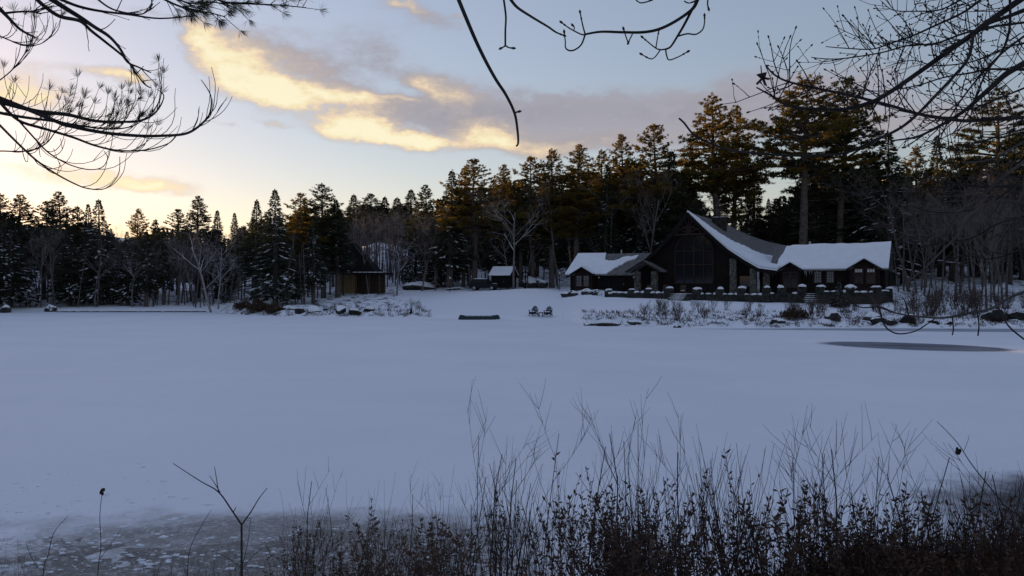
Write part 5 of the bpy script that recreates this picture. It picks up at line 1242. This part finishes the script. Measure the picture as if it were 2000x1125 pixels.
TOP = [
 (px((896, 0), (912, 39), (930, 81), (949, 120), (969, 156), (988, 185), (1005, 221), (1011, 257), (1012, 279), (1009, 285)), 2.6, 2.4, .0066, .0028, (-.28, 2.75, 4.93)),
 (px((1005, 221), (1009, 219), (1013, 218)), 2.42, 2.42, .003, .002, None),
 (px((984, 0), (988, 32), (987, 60), (987, 89)), 2.6, 2.5, .0034, .003, (.02, 2.78, 4.97)),
 (px((987, 89), (983, 92), (979, 94)), 2.5, 2.5, .0026, .0018, None), (px((987, 89), (994, 93), (1002, 94)), 2.5, 2.5, .0026, .0018, None),
 (px((998, 0), (1011, 15), (1040, 34), (1070, 52), (1086, 63), (1101, 69)), 2.6, 2.55, .0052, .0024, (.1, 2.8, 4.98)),
 (px((1362, 0), (1352, 18), (1320, 41), (1287, 57), (1255, 63), (1216, 63), (1174, 62), (1143, 67)), 2.8, 2.6, .0066, .0034, (.9, 2.87, 5.15)),
 (px((1143, 67), (1135, 67), (1112, 55), (1097, 44)), 2.6, 2.58, .0026, .002, None), (px((1143, 67), (1138, 49), (1133, 24)), 2.6, 2.62, .0026, .002, None), (px((1120, 60), (1122, 54), (1119, 50)), 2.6, 2.6, .002, .0016, None),
 (px((1143, 67), (1136, 86), (1125, 96), (1114, 99), (1105, 94), (1104, 80), (1102, 63)), 2.6, 2.55, .003, .002, None),
 (px((1352, 18), (1336, 49), (1323, 71), (1310, 91), (1300, 96)), 2.78, 2.7, .005, .003, None),
 (px((1300, 96), (1290, 97), (1281, 94), (1268, 84), (1255, 73)), 2.7, 2.7, .0026, .0018, None), (px((1290, 97), (1274, 115), (1253, 106)), 2.7, 2.68, .0024, .0018, None), (px((1281, 94), (1284, 75), (1287, 59)), 2.7, 2.7, .0022, .0016, None),
 (px((1300, 96), (1302, 108), (1307, 117), (1325, 111), (1343, 101)), 2.7, 2.66, .0026, .0018, None),
 (px((1323, 71), (1342, 66), (1359, 67), (1372, 58), (1376, 44), (1376, 31)), 2.74, 2.72, .0028, .002, None),
 (px((1235, 67), (1230, 77), (1227, 84)), 2.65, 2.63, .0024, .002, None), (px((1227, 84), (1222, 70), (1218, 57)), 2.63, 2.62, .0022, .0018, None),
 (px((1238, -5), (1249, 5), (1262, 4), (1272, 0)), 2.7, 2.7, .0024, .002, (1.0, 2.9, 5.2)), (px((1336, 2), (1345, 6), (1356, 3)), 2.8, 2.8, .0024, .0018, None), (px((1383, -5), (1382, 8), (1384, 17)), 2.75, 2.75, .0026, .0022, (1.1, 2.9, 5.2)),
]
for i, (pp, y0, y1, r0, r1, st_) in enumerate(TOP):
    L = Limb(pp, y0, y1, r0, r1, st_, .0 if st_ is None else .03, 80 + i); b_ = add_limb(maple, L, 'limb', 'branch', 6)
    if r1 <= .0025:      # bud at the tip
        mb = MB(); e0 = L.p[-1] - mo; d = (L.p[-1] - L.p[-2]).normalized(); bz = .0046
        mb.tube([e0 - d * bz, e0 + d * bz * .6, e0 + d * bz * 2.2], [bz * .5, bz * .95, bz * .1], 6); k = L.p[-4] - mo; mb.tube([k, k + d * bz, k + d * bz * 2], [bz * .45, bz * .75, bz * .3], 6); mb.build('bud', 'bud', b_, True)
# dead leaf cluster at the tip of one limb
c0 = at(1490, 152, 2.4) - mo; mb = MB()
for i in range(5): a = i * 1.26; mb.beam(c0, c0 + Vector((math.cos(a) * .02, .01 * math.sin(a * 2), math.sin(a) * .022 - .004)), .016, .002)
mb.build('dead_leaf', 'bud', maple)
L = Limb(px((1491, 160), (1488, 148), (1486, 128)), 2.4, 2.4, .002, .0016, None, 0, 3); add_limb(maple, L, 'limb', 'branch', 5)

# --- white pine on the left of the viewer
QX, QY = -4.2, 3.2
lpine = empty('white_pine', (QX, QY, gz(QX, QY) - .1), 0, 'white pine whose drooping boughs reach in from the upper left', 'pine')
qo = Vector(lpine.location)
mb = MB(); mb.tube([(0, 0, -.3), (.05, .03, 2.5), (0, 0, 5.0), (.05, .1, 9.0)], [.26, .22, .18, .1], 12); mb.build('trunk', 'limb', lpine, True)
gp = random.Random(23)
def ptz(z): return (QX + .1, QY, z)
PINEB = [
 (px((67, -6), (89, 14), (117, 32), (156, 41), (178, 60), (206, 82), (245, 114), (263, 139), (281, 163), (295, 172)), 2.7, 2.6, .0075, .0018, 5.0, 'dark'),
 (px((90, -8), (131, 18), (160, 36), (185, 53), (213, 71), (235, 96), (249, 121), (270, 131), (295, 142)), 2.65, 2.6, .009, .0018, 5.0, 'dark'),
 (px((108, -6), (149, 11), (192, 21), (249, 28), (313, 36), (384, 30)), 2.7, 2.8, .0055, .002, 5.05, 'dark'),
 (px((-12, 8), (0, 18), (14, 32), (39, 57), (68, 73)), 2.6, 2.6, .0085, .003, 4.7, 'dark'), (px((8, 26), (36, 23), (60, 23), (80, 27)), 2.6, 2.6, .004, .002, None, 'dark'),
 (px((185, -6), (220, 18), (270, 28), (290, 20), (299, 7)), 2.8, 2.8, .0035, .0015, 5.1, 'dark'),
 (px((300, -12), (345, 10), (380, 20), (410, 25), (440, 33)), 2.8, 2.8, .004, .0018, (-.95, 2.9, 4.75), 'needles'), (px((330, -10), (370, 6), (415, 4), (450, 12)), 2.85, 2.85, .0035, .0018, (-.95, 2.9, 4.75), 'needles'),
 (px((400, -12), (440, 4), (500, 8), (545, 10), (598, 15)), 2.85, 2.8, .004, .0016, (-.9, 2.9, 4.8), 'needles'),
 (px((-12, 186), (0, 192), (53, 213), (124, 242), (196, 258), (267, 265), (320, 265), (366, 260), (398, 238), (411, 217), (411, 185), (393, 156)), 2.6, 2.4, .0085, .0012, 4.3, 'twig'),
 (px((-12, 194), (0, 199), (71, 217), (132, 224), (185, 236), (231, 238), (277, 235), (306, 217), (320, 188), (306, 174)), 2.7, 2.6, .0085, .0011, 4.3, 'twig'),
 (px((0, 200), (36, 235), (89, 252), (142, 268), (185, 284), (231, 294), (284, 293), (327, 281), (345, 265)), 2.6, 2.5, .0055, .0012, 4.25, 'twig'),
 (px((-12, 233), (0, 245), (36, 281), (71, 313), (107, 338), (142, 357), (171, 368), (206, 368), (231, 341), (234, 306)), 2.5, 2.5, .004, .001, 4.15, 'few'),
 (px((36, 235), (71, 274), (96, 299), (132, 320), (171, 331), (199, 327), (210, 309), (203, 295)), 2.6, 2.5, .003, .001, None, 'few'),
 (px((-12, 298), (0, 295), (53, 295), (89, 281), (110, 255), (125, 243)), 2.7, 2.65, .0025, .0015, 4.1, 'few'),
 (px((-12, 70), (0, 71), (40, 86), (75, 87), (100, 70), (110, 44)), 2.6, 2.6, .0025, .001, 4.6, 'few'),
 (px((-12, 165), (20, 140), (45, 110), (52, 90), (50, 70)), 2.6, 2.6, .0022, .0012, 4.4, 'few'),
 (px((-12, 218), (40, 228), (100, 236), (160, 246), (215, 252), (260, 246), (290, 225)), 2.8, 2.8, .006, .001, 4.25, 'twig'),
]
def tuft(C, D, base, d, g, n, ln):
    for _ in range(n):
        v = (d.normalized() * 1.0 + Vector((g.gauss(0, .45), g.gauss(0, .45), g.gauss(0, .45)))).normalized(); C.append(tuple(base)); D.append(tuple(v * ln * g.uniform(.7, 1.1)))
rq = np.random.default_rng(5)
for i, (pp, y0, y1, r0, r1, tz, mode) in enumerate(PINEB):
    st_ = None if tz is None else (tz if isinstance(tz, tuple) else ptz(tz))
    L = Limb(pp, y0, y1, r0, r1, st_, .05, 120 + i); b_ = add_limb(lpine, L, 'limb', 'bough', 6)
    mb = MB(); C = []; D = []; m = len(L.p)
    if mode in ('twig', 'few'):
        nt = 22 if mode == 'twig' else 9
        for k in range(nt):
            j = int(np.clip(gp.uniform(.22 if st_ is not None else .05, .84) * (m - 1), L.skip + 1, m - 2)); p = L.p[j]; t = (L.p[j + 1] - L.p[j]).normalized()
            d = t + Vector((gp.gauss(0, .15), gp.gauss(0, .4), gp.uniform(-.5, .05))); d.normalize(); ln = gp.uniform(.08, .21); pts = [p]; n = 7; up = gp.uniform(.12, .5)
            for q in range(n):
                d = (d + Vector((gp.gauss(-.03, .11), gp.gauss(0, .11), up))).normalized(); pts.append(pts[-1] + d * ln / n)
            mb.tube([q - qo for q in pts], [.0016 * (1 - .5 * q / n) for q in range(n + 1)], 3)
            e0 = pts[-1]; U = 1000 + F * e0.x / e0.y; Vv = 562.5 - F * (e0.z - CZ) / e0.y
            if gp.random() < .3: budded(mb, pts[4] - qo, d + Vector((gp.gauss(0, .5), gp.gauss(0, .5), .4)), ln * .35, .0011, gp, .0016)
            if (110 < U < 330 and Vv < 262 and gp.random() < .8) or (U < 110 and gp.random() < .25): tuft(C, D, e0 - qo, d, gp, 26, .036); 
    elif mode == 'dark':
        for k in range(7): 
            j = int(gp.uniform(.3, .95) * (m - 1)); t = (L.p[min(j + 1, m - 1)] - L.p[j - 1]).normalized(); budded(mb, L.p[j] - qo, t + Vector((gp.gauss(0, .3), gp.gauss(0, .3), gp.gauss(0, .5))), gp.uniform(.03, .12), .0018, gp, .002)
    else:
        for k in range(22):
            j = int(gp.uniform(.3, 1.0) * (m - 1)); p = L.p[min(j, m - 1)]; t = (L.p[min(j + 1, m - 1)] - L.p[j - 1]).normalized(); d = t + Vector((gp.gauss(0, .4), gp.gauss(0, .5), gp.gauss(-.1, .45))); ln = gp.uniform(.02, .09)
            e0 = p + d.normalized() * ln; mb.tube([p - qo, e0 - qo], [.0015, .0012], 3); tuft(C, D, e0 - qo, d, gp, 34, .042)
    if mb.v: w = mb.build('twigs', 'limb', b_); w['kind'] = 'stuff'
    if C:
        C = np.array(C); D = np.array(D); ln = np.linalg.norm(D, axis=1); me = np_mesh('needles', *leaf_quads(C, D, ln, .0013, rq), 'near_needles'); w = add('needles', me, b_); w['kind'] = 'stuff'

# ------------------------------------------------------------------ foreground: shrubs on the near bank
def leafy(seed, n=13, h=1.2, lv=36, spread=.17):
    pr = random.Random(seed); g = np.random.default_rng(seed); st = MB(); C = []; D = []
    for i in range(n):
        a = pr.uniform(0, 6.28); rr = spread * math.sqrt(pr.random()); p = Vector((rr * math.cos(a), rr * math.sin(a), -.1)); ln = h * pr.uniform(.55, 1.0); d = Vector((pr.gauss(0, .16) + .14 * math.cos(a), pr.gauss(0, .16) + .14 * math.sin(a), 1)); pts = [p]
        for k in range(6): d = (d + Vector((pr.gauss(0, .13), pr.gauss(0, .13), .03))).normalized(); pts.append(pts[-1] + d * (ln + .1) / 6)
        st.tube(pts, [.0042 * (1 - .6 * k / 6) for k in range(7)], 3, cap=False)
        if pr.random() < .8:
            m = int(lv * pr.uniform(.5, 1.3))
            for k in range(m):
                f = 1 - (pr.random() ** 1.3) * .75; j = min(5, int(f * 6)); q = pts[j].lerp(pts[j + 1], f * 6 - j); an = pr.uniform(0, 6.28)
                C.append(tuple(q)); D.append((math.cos(an) * .75, math.sin(an) * .75, pr.uniform(.1, 1.1)))
        for k in range(pr.randint(0, 3)):
            j = pr.randint(2, 4); q = pts[j]; an = pr.uniform(0, 6.28); e0 = q + Vector((math.cos(an) * .12, math.sin(an) * .12, pr.uniform(.12, .3))); st.tube([q, e0], [.002, .001], 3, cap=False)
            for z in range(5): C.append(tuple(q.lerp(e0, pr.uniform(.4, 1)))); D.append((math.cos(an) + pr.gauss(0, .6), math.sin(an) + pr.gauss(0, .6), pr.uniform(0, 1)))
    C = np.array(C); D = np.array(D)
    return dict(h=h, stems=st.mesh('stems', 'twig'), leaves=np_mesh('leaves', *leaf_quads(C, D, .030 + .028 * g.random(len(C)), .014 + .008 * g.random(len(C)), g), 'shrub_leaf'))
LEAF = [leafy(200 + i) for i in range(5)]
TWG = [twiggy(220 + i, 1.8, .0085, 1 + i % 3, .5, .25, 3, 'twig', .07, .16, .0020, (2, 4)) for i in range(6)]
FIN = [twiggy(240 + i, 1.2, .0042, 4, .35, .4, 2, 'twig', .07, .3, .0016, (2, 3)) for i in range(5)]
gb = random.Random(77)
VT_U = [540, 600, 700, 850, 950, 1050, 1150, 1250, 1350, 1450, 1500, 1600, 1700, 1800, 1900, 2050]
VT_V = [1040, 1010, 990, 985, 965, 945, 930, 935, 905, 890, 905, 935, 960, 965, 945, 940]
def ht(u, v, Y):
    x = (u - 1000) / F * Y; g_ = gz(x, Y); return x, g_, CZ - (v - 562.5) / F * Y - g_
def shrub(pd, u, v, Y, label, grp):
    x, g_, h = ht(u, v, Y); s = h / pd['h']; t = empty('leafy_shrub', (x, Y, g_), gb.uniform(0, 6.28), label, 'shrub', grp, (max(.8, s) * gb.uniform(.85, 1.25), max(.8, s), s))
    add('stems', pd['stems'], t); add('leaves', pd['leaves'], t)
NAMEDSH = [(585, 1000, 7.6, 'dense little leafy shrub beside the forked sapling'), (735, 985, 7.8, 'leafy shrub standing alone on the slush edge'), (880, 985, 7.4, 'leafy shrub left of the tallest bare whip'), (1130, 885, 7.2, 'leafy shrub with the highest dark leaf spike at mid picture'), (1225, 905, 7.4, 'leafy shrub right of the highest dark leaf spike'), (1490, 880, 7.0, 'tall leafy shrub beside the gap of open snow'), (1575, 900, 6.9, 'pointed dense leafy shrub right of the snow gap'), (1740, 905, 7.0, 'leafy shrub with a thin raised tip before the dark slush')]
for (u, v, Y, lab) in NAMEDSH: shrub(LEAF[gb.randrange(5)], u, v, Y, lab, 'leafy shrubs told apart')
cnt = 0
NZ = [(650, 'beside the little leafy shrub at the slush'), (800, 'near the lone shrub on the slush edge'), (930, 'left of the tallest bare whip'), (1060, 'around the foot of the tallest bare whip'), (1180, 'under the highest dark leaf spike'), (1270, 'under the straight bare whip'), (1370, 'under the tall forked whip'), (1465, 'in the gap of open snow'), (1530, 'just right of the gap of open snow'), (1600, 'under the highest whip right of the snow gap'), (1680, 'under the many-forked whip'), (1770, 'under the two straight whips'), (1850, 'before the dark slush'), (1930, 'under the long leaning stem'), (9999, 'at the right corner of the bank')]
def near_zone(u): return next(z for b, z in NZ if u < b)
CEN = [(gb.uniform(560, 2060), gb.uniform(5.8, 8.4), gb.uniform(-45, 95)) for _ in range(46)]
while cnt < 112:
    ce_ = CEN[gb.randrange(46)]; u = ce_[0] + gb.gauss(0, 24)
    if 1362 < u < 1472 and gb.random() < .93: continue
    if gb.random() > np.interp(u, [560, 900, 1100, 1330, 1400, 1460, 1550, 2060], [.07, .25, .5, .6, .2, .55, 1, 1]): continue
    Y = min(8.6, max(5.6, ce_[1] + gb.gauss(0, .4))); v = float(np.interp(u, VT_U, VT_V)) + ce_[2] + abs(gb.gauss(0, 45)) - 5
    if v > 1100: continue
    zn = near_zone(u)
    shrub(LEAF[gb.randrange(5)], u, v, Y, ('low ' if v > float(np.interp(u, VT_U, VT_V)) + 55 else 'tall ') + 'brown-leaved shrub ' + zn, 'leafy shrubs ' + zn); cnt += 1
TALL = [(1000, 742, 7.4, 'tallest bare whip rising alone over the snow at mid picture'), (965, 835, 7.5, 'bare whip leaning just left of the tallest one'), (1300, 738, 7.2, 'tall forked bare whip right of mid picture'), (1362, 760, 7.1, 'bare whip with a single bud right of the tall forked one'), (1215, 782, 7.4, 'straight bare whip between the two tallest whips'), (1160, 796, 7.5, 'slender bare whip left of the straight one'), (1255, 800, 7.4, 'bare whip just left of the tall forked one'),
        (605, 880, 7.8, 'bare twiggy shoot above the little leafy shrub'), (655, 915, 7.9, 'fan-shaped bare shoot right of the little leafy shrub'), (780, 905, 7.8, 'bare shoot tipped with a dry seed head'), (885, 915, 7.7, 'wispy bare shoot left of the tallest whip group'), (930, 875, 7.7, 'bare shoot with a bent tip left of the tallest whip'),
        (1562, 780, 7.0, 'bare whip standing highest right of the snow gap'), (1625, 800, 7.0, 'many-forked bare whip over the dark brush'), (1600, 815, 7.1, 'bare whip between the highest and the many-forked one'), (1722, 830, 6.9, 'left one of two straight whips near the right'), (1745, 832, 6.9, 'right one of two straight whips near the right'), (1790, 835, 6.9, 'fine forked whip before the dark slush'), (1885, 850, 6.7, 'bare whip crossing the long leaning stem'), (1960, 862, 6.7, 'bare whip near the right frame edge'), (1995, 875, 6.8, 'bare whip cut by the right frame edge')]
for (u, v, Y, lab) in TALL:
    x, g_, h = ht(u, v, Y); o = add('bare_whip', TWG[gb.randrange(6)]); s = h / 1.8; o.location = (x, Y, g_); o.scale = (s * .9, s * .9, s); o.rotation_euler = (0, 0, gb.uniform(0, 6.28)); tag(o, lab, 'bare shoot', 'bare whips told apart')
for i in range(95):
    u = gb.uniform(560, 2050) if i < 82 else gb.uniform(-30, 540); Y = gb.uniform(6.4, 8.4); v = float(np.interp(u, VT_U, VT_V)) + gb.uniform(-70, 30) if u > 540 else gb.uniform(1035, 1090)
    x, g_, h = ht(u, v, Y); o = add('fine_twigs', FIN[gb.randrange(5)]); s = max(.25, h / 1.2); o.location = (x, Y, g_); o.scale = (s, s, s); o.rotation_euler = (0, 0, gb.uniform(0, 6.28))
    zn = 'over the bare slush at the left' if u < 540 else near_zone(u)
    tag(o, 'tuft of fine bare shoots ' + zn, 'bare shoot', 'fine shoots ' + zn)
# forked sapling, seed stalks, long leaning stem
def traced(name, label, cat, Y, strokes, base_uv, head=None, matl='twig'):
    b0 = at(base_uv[0], base_uv[1], Y); g_ = gz(b0.x, Y); t = empty(name, (b0.x, Y, g_), 0, label, cat); o = Vector(t.location)
    for k, (pp, r0, r1) in enumerate(strokes):
        P_ = [at(u, v, Y + .05 * math.sin(k * 2.1) * i * (1 if k else 0)) for i, (u, v) in enumerate(pp)]
        if k == 0: P_ = [Vector((b0.x, Y, g_ - .1))] + P_
        sm = smooth(P_, 4); mb = MB(); n = len(sm); mb.tube([q - o for q in sm], [r0 + (r1 - r0) * i / (n - 1) for i in range(n)], 5); mb.build('stem', matl, t, True)
    if head:
        c = at(head[0], head[1], Y) - o; mb = MB()
        for i in range(6): mb.lump((c.x + gb.uniform(-.012, .012), c.y + gb.uniform(-.012, .012), c.z + gb.uniform(-.02, .02)), (.011, .011, .016), i, 0, 6, 4, .2)
        mb.build('seed_head', 'bud', t)
traced('forked_sapling', 'bare sapling forked like a Y over the slush', 'sapling', 6.5, [(px((472, 1125), (472, 1075), (472, 1025)), .0105, .0085), (px((472, 1025), (455, 1000), (427, 961), (392, 940), (338, 905)), .008, .0028), (px((472, 1025), (490, 1000), (505, 975), (522, 953)), .0065, .0028), (px((427, 961), (422, 930), (419, 911)), .0042, .002), (px((430, 962), (420, 945), (409, 929)), .004, .002), (px((455, 1000), (459, 995), (461, 991)), .004, .003), (px((470, 1108), (445, 1090), (413, 1075)), .003, .0015), (px((472, 1110), (484, 1060), (490, 1010)), .003, .0015), (px((474, 1110), (495, 1085), (520, 1065)), .003, .0015)], (472, 1125))
traced('seed_stalk', 'single dry stalk with a dark seed head over the left slush', 'dry stalk', 6.6, [(px((191, 1125), (197, 1070), (195, 1010), (199, 965)), .0042, .0022), (px((196, 1090), (215, 1065), (236, 1035)), .0025, .0012)], (191, 1125), (200, 961))
traced('dry_stalk', 'thin bent dry stalk at the left over the slush edge', 'dry stalk', 6.6, [(px((84, 1125), (94, 1085), (101, 1052), (110, 1033), (133, 1008)), .0042, .0018), (px((75, 1110), (60, 1085), (50, 1058)), .003, .0015)], (84, 1125))
traced('dry_stalk', 'thin curved dry stalk left of the forked sapling', 'dry stalk', 6.7, [(px((366, 1125), (372, 1070), (392, 1030), (413, 995)), .004, .0016)], (366, 1125))
traced('leaning_stem', 'long bare stem leaning left over the right corner brush', 'bare shoot', 6.0, [(px((2010, 1050), (1960, 985), (1900, 910), (1870, 865), (1830, 823)), .0065, .002), (px((1882, 882), (1890, 862), (1893, 850)), .002, .0014)], (2030, 1090), (1872, 880))
# dry grass and brush matting the right-hand bank
g = np.random.default_rng(66); n = 26000; u = g.uniform(1180, 2120, n); Y = g.uniform(5.2, 8.8, n); keep = g.random(n) < np.interp(u, [1180, 1470, 1540, 1700, 2120], [.02, .04, .4, 1, 1]); u = u[keep]; Y = Y[keep]; X = (u - 1000) / F * Y; Z = ground(X, Y); n = len(X)
hh = np.interp(u, [1180, 1500, 1700, 2120], [.30, .5, .75, .95]) * g.uniform(.4, 1.1, n); C = np.stack([X, Y, Z - .02], 1); D = g.normal(size=(n, 3)) * .32 + [0, 0, 1]
tag(add('dry_grass', np_mesh('dry_grass', *leaf_quads(C, D, hh, .012, g), 'dry_grass')), 'mat of dark dry grass on the near right bank', 'grass', None, 'stuff')
# snow clods and frozen lumps on the near ice
mb = MB(); gc_ = random.Random(9)
for i in range(620):
    if i < 330: u = gc_.uniform(-40, 950); v = 1125 - abs(gc_.gauss(0, 70))
    else: u = gc_.uniform(-40, 420) - abs(gc_.gauss(0, 60)); v = 1125 - abs(gc_.gauss(0, 110))
    Y = CZ * F / (max(v, 880) - 562.5); x = (u - 1000) / F * Y; s = .008 + .032 * gc_.random() ** 3; z = max(0.0, gz(x, Y))
    mb.lump((x, Y, z), (s * gc_.uniform(1, 2.2), s * gc_.uniform(.7, 1.3), s * .5), i, 0, 7, 4, .4)
tag(mb.build('snow_clods', 'snow', None, True), 'crusted snow lumps scattered over the near ice and slush', 'snow', None, 'stuff')
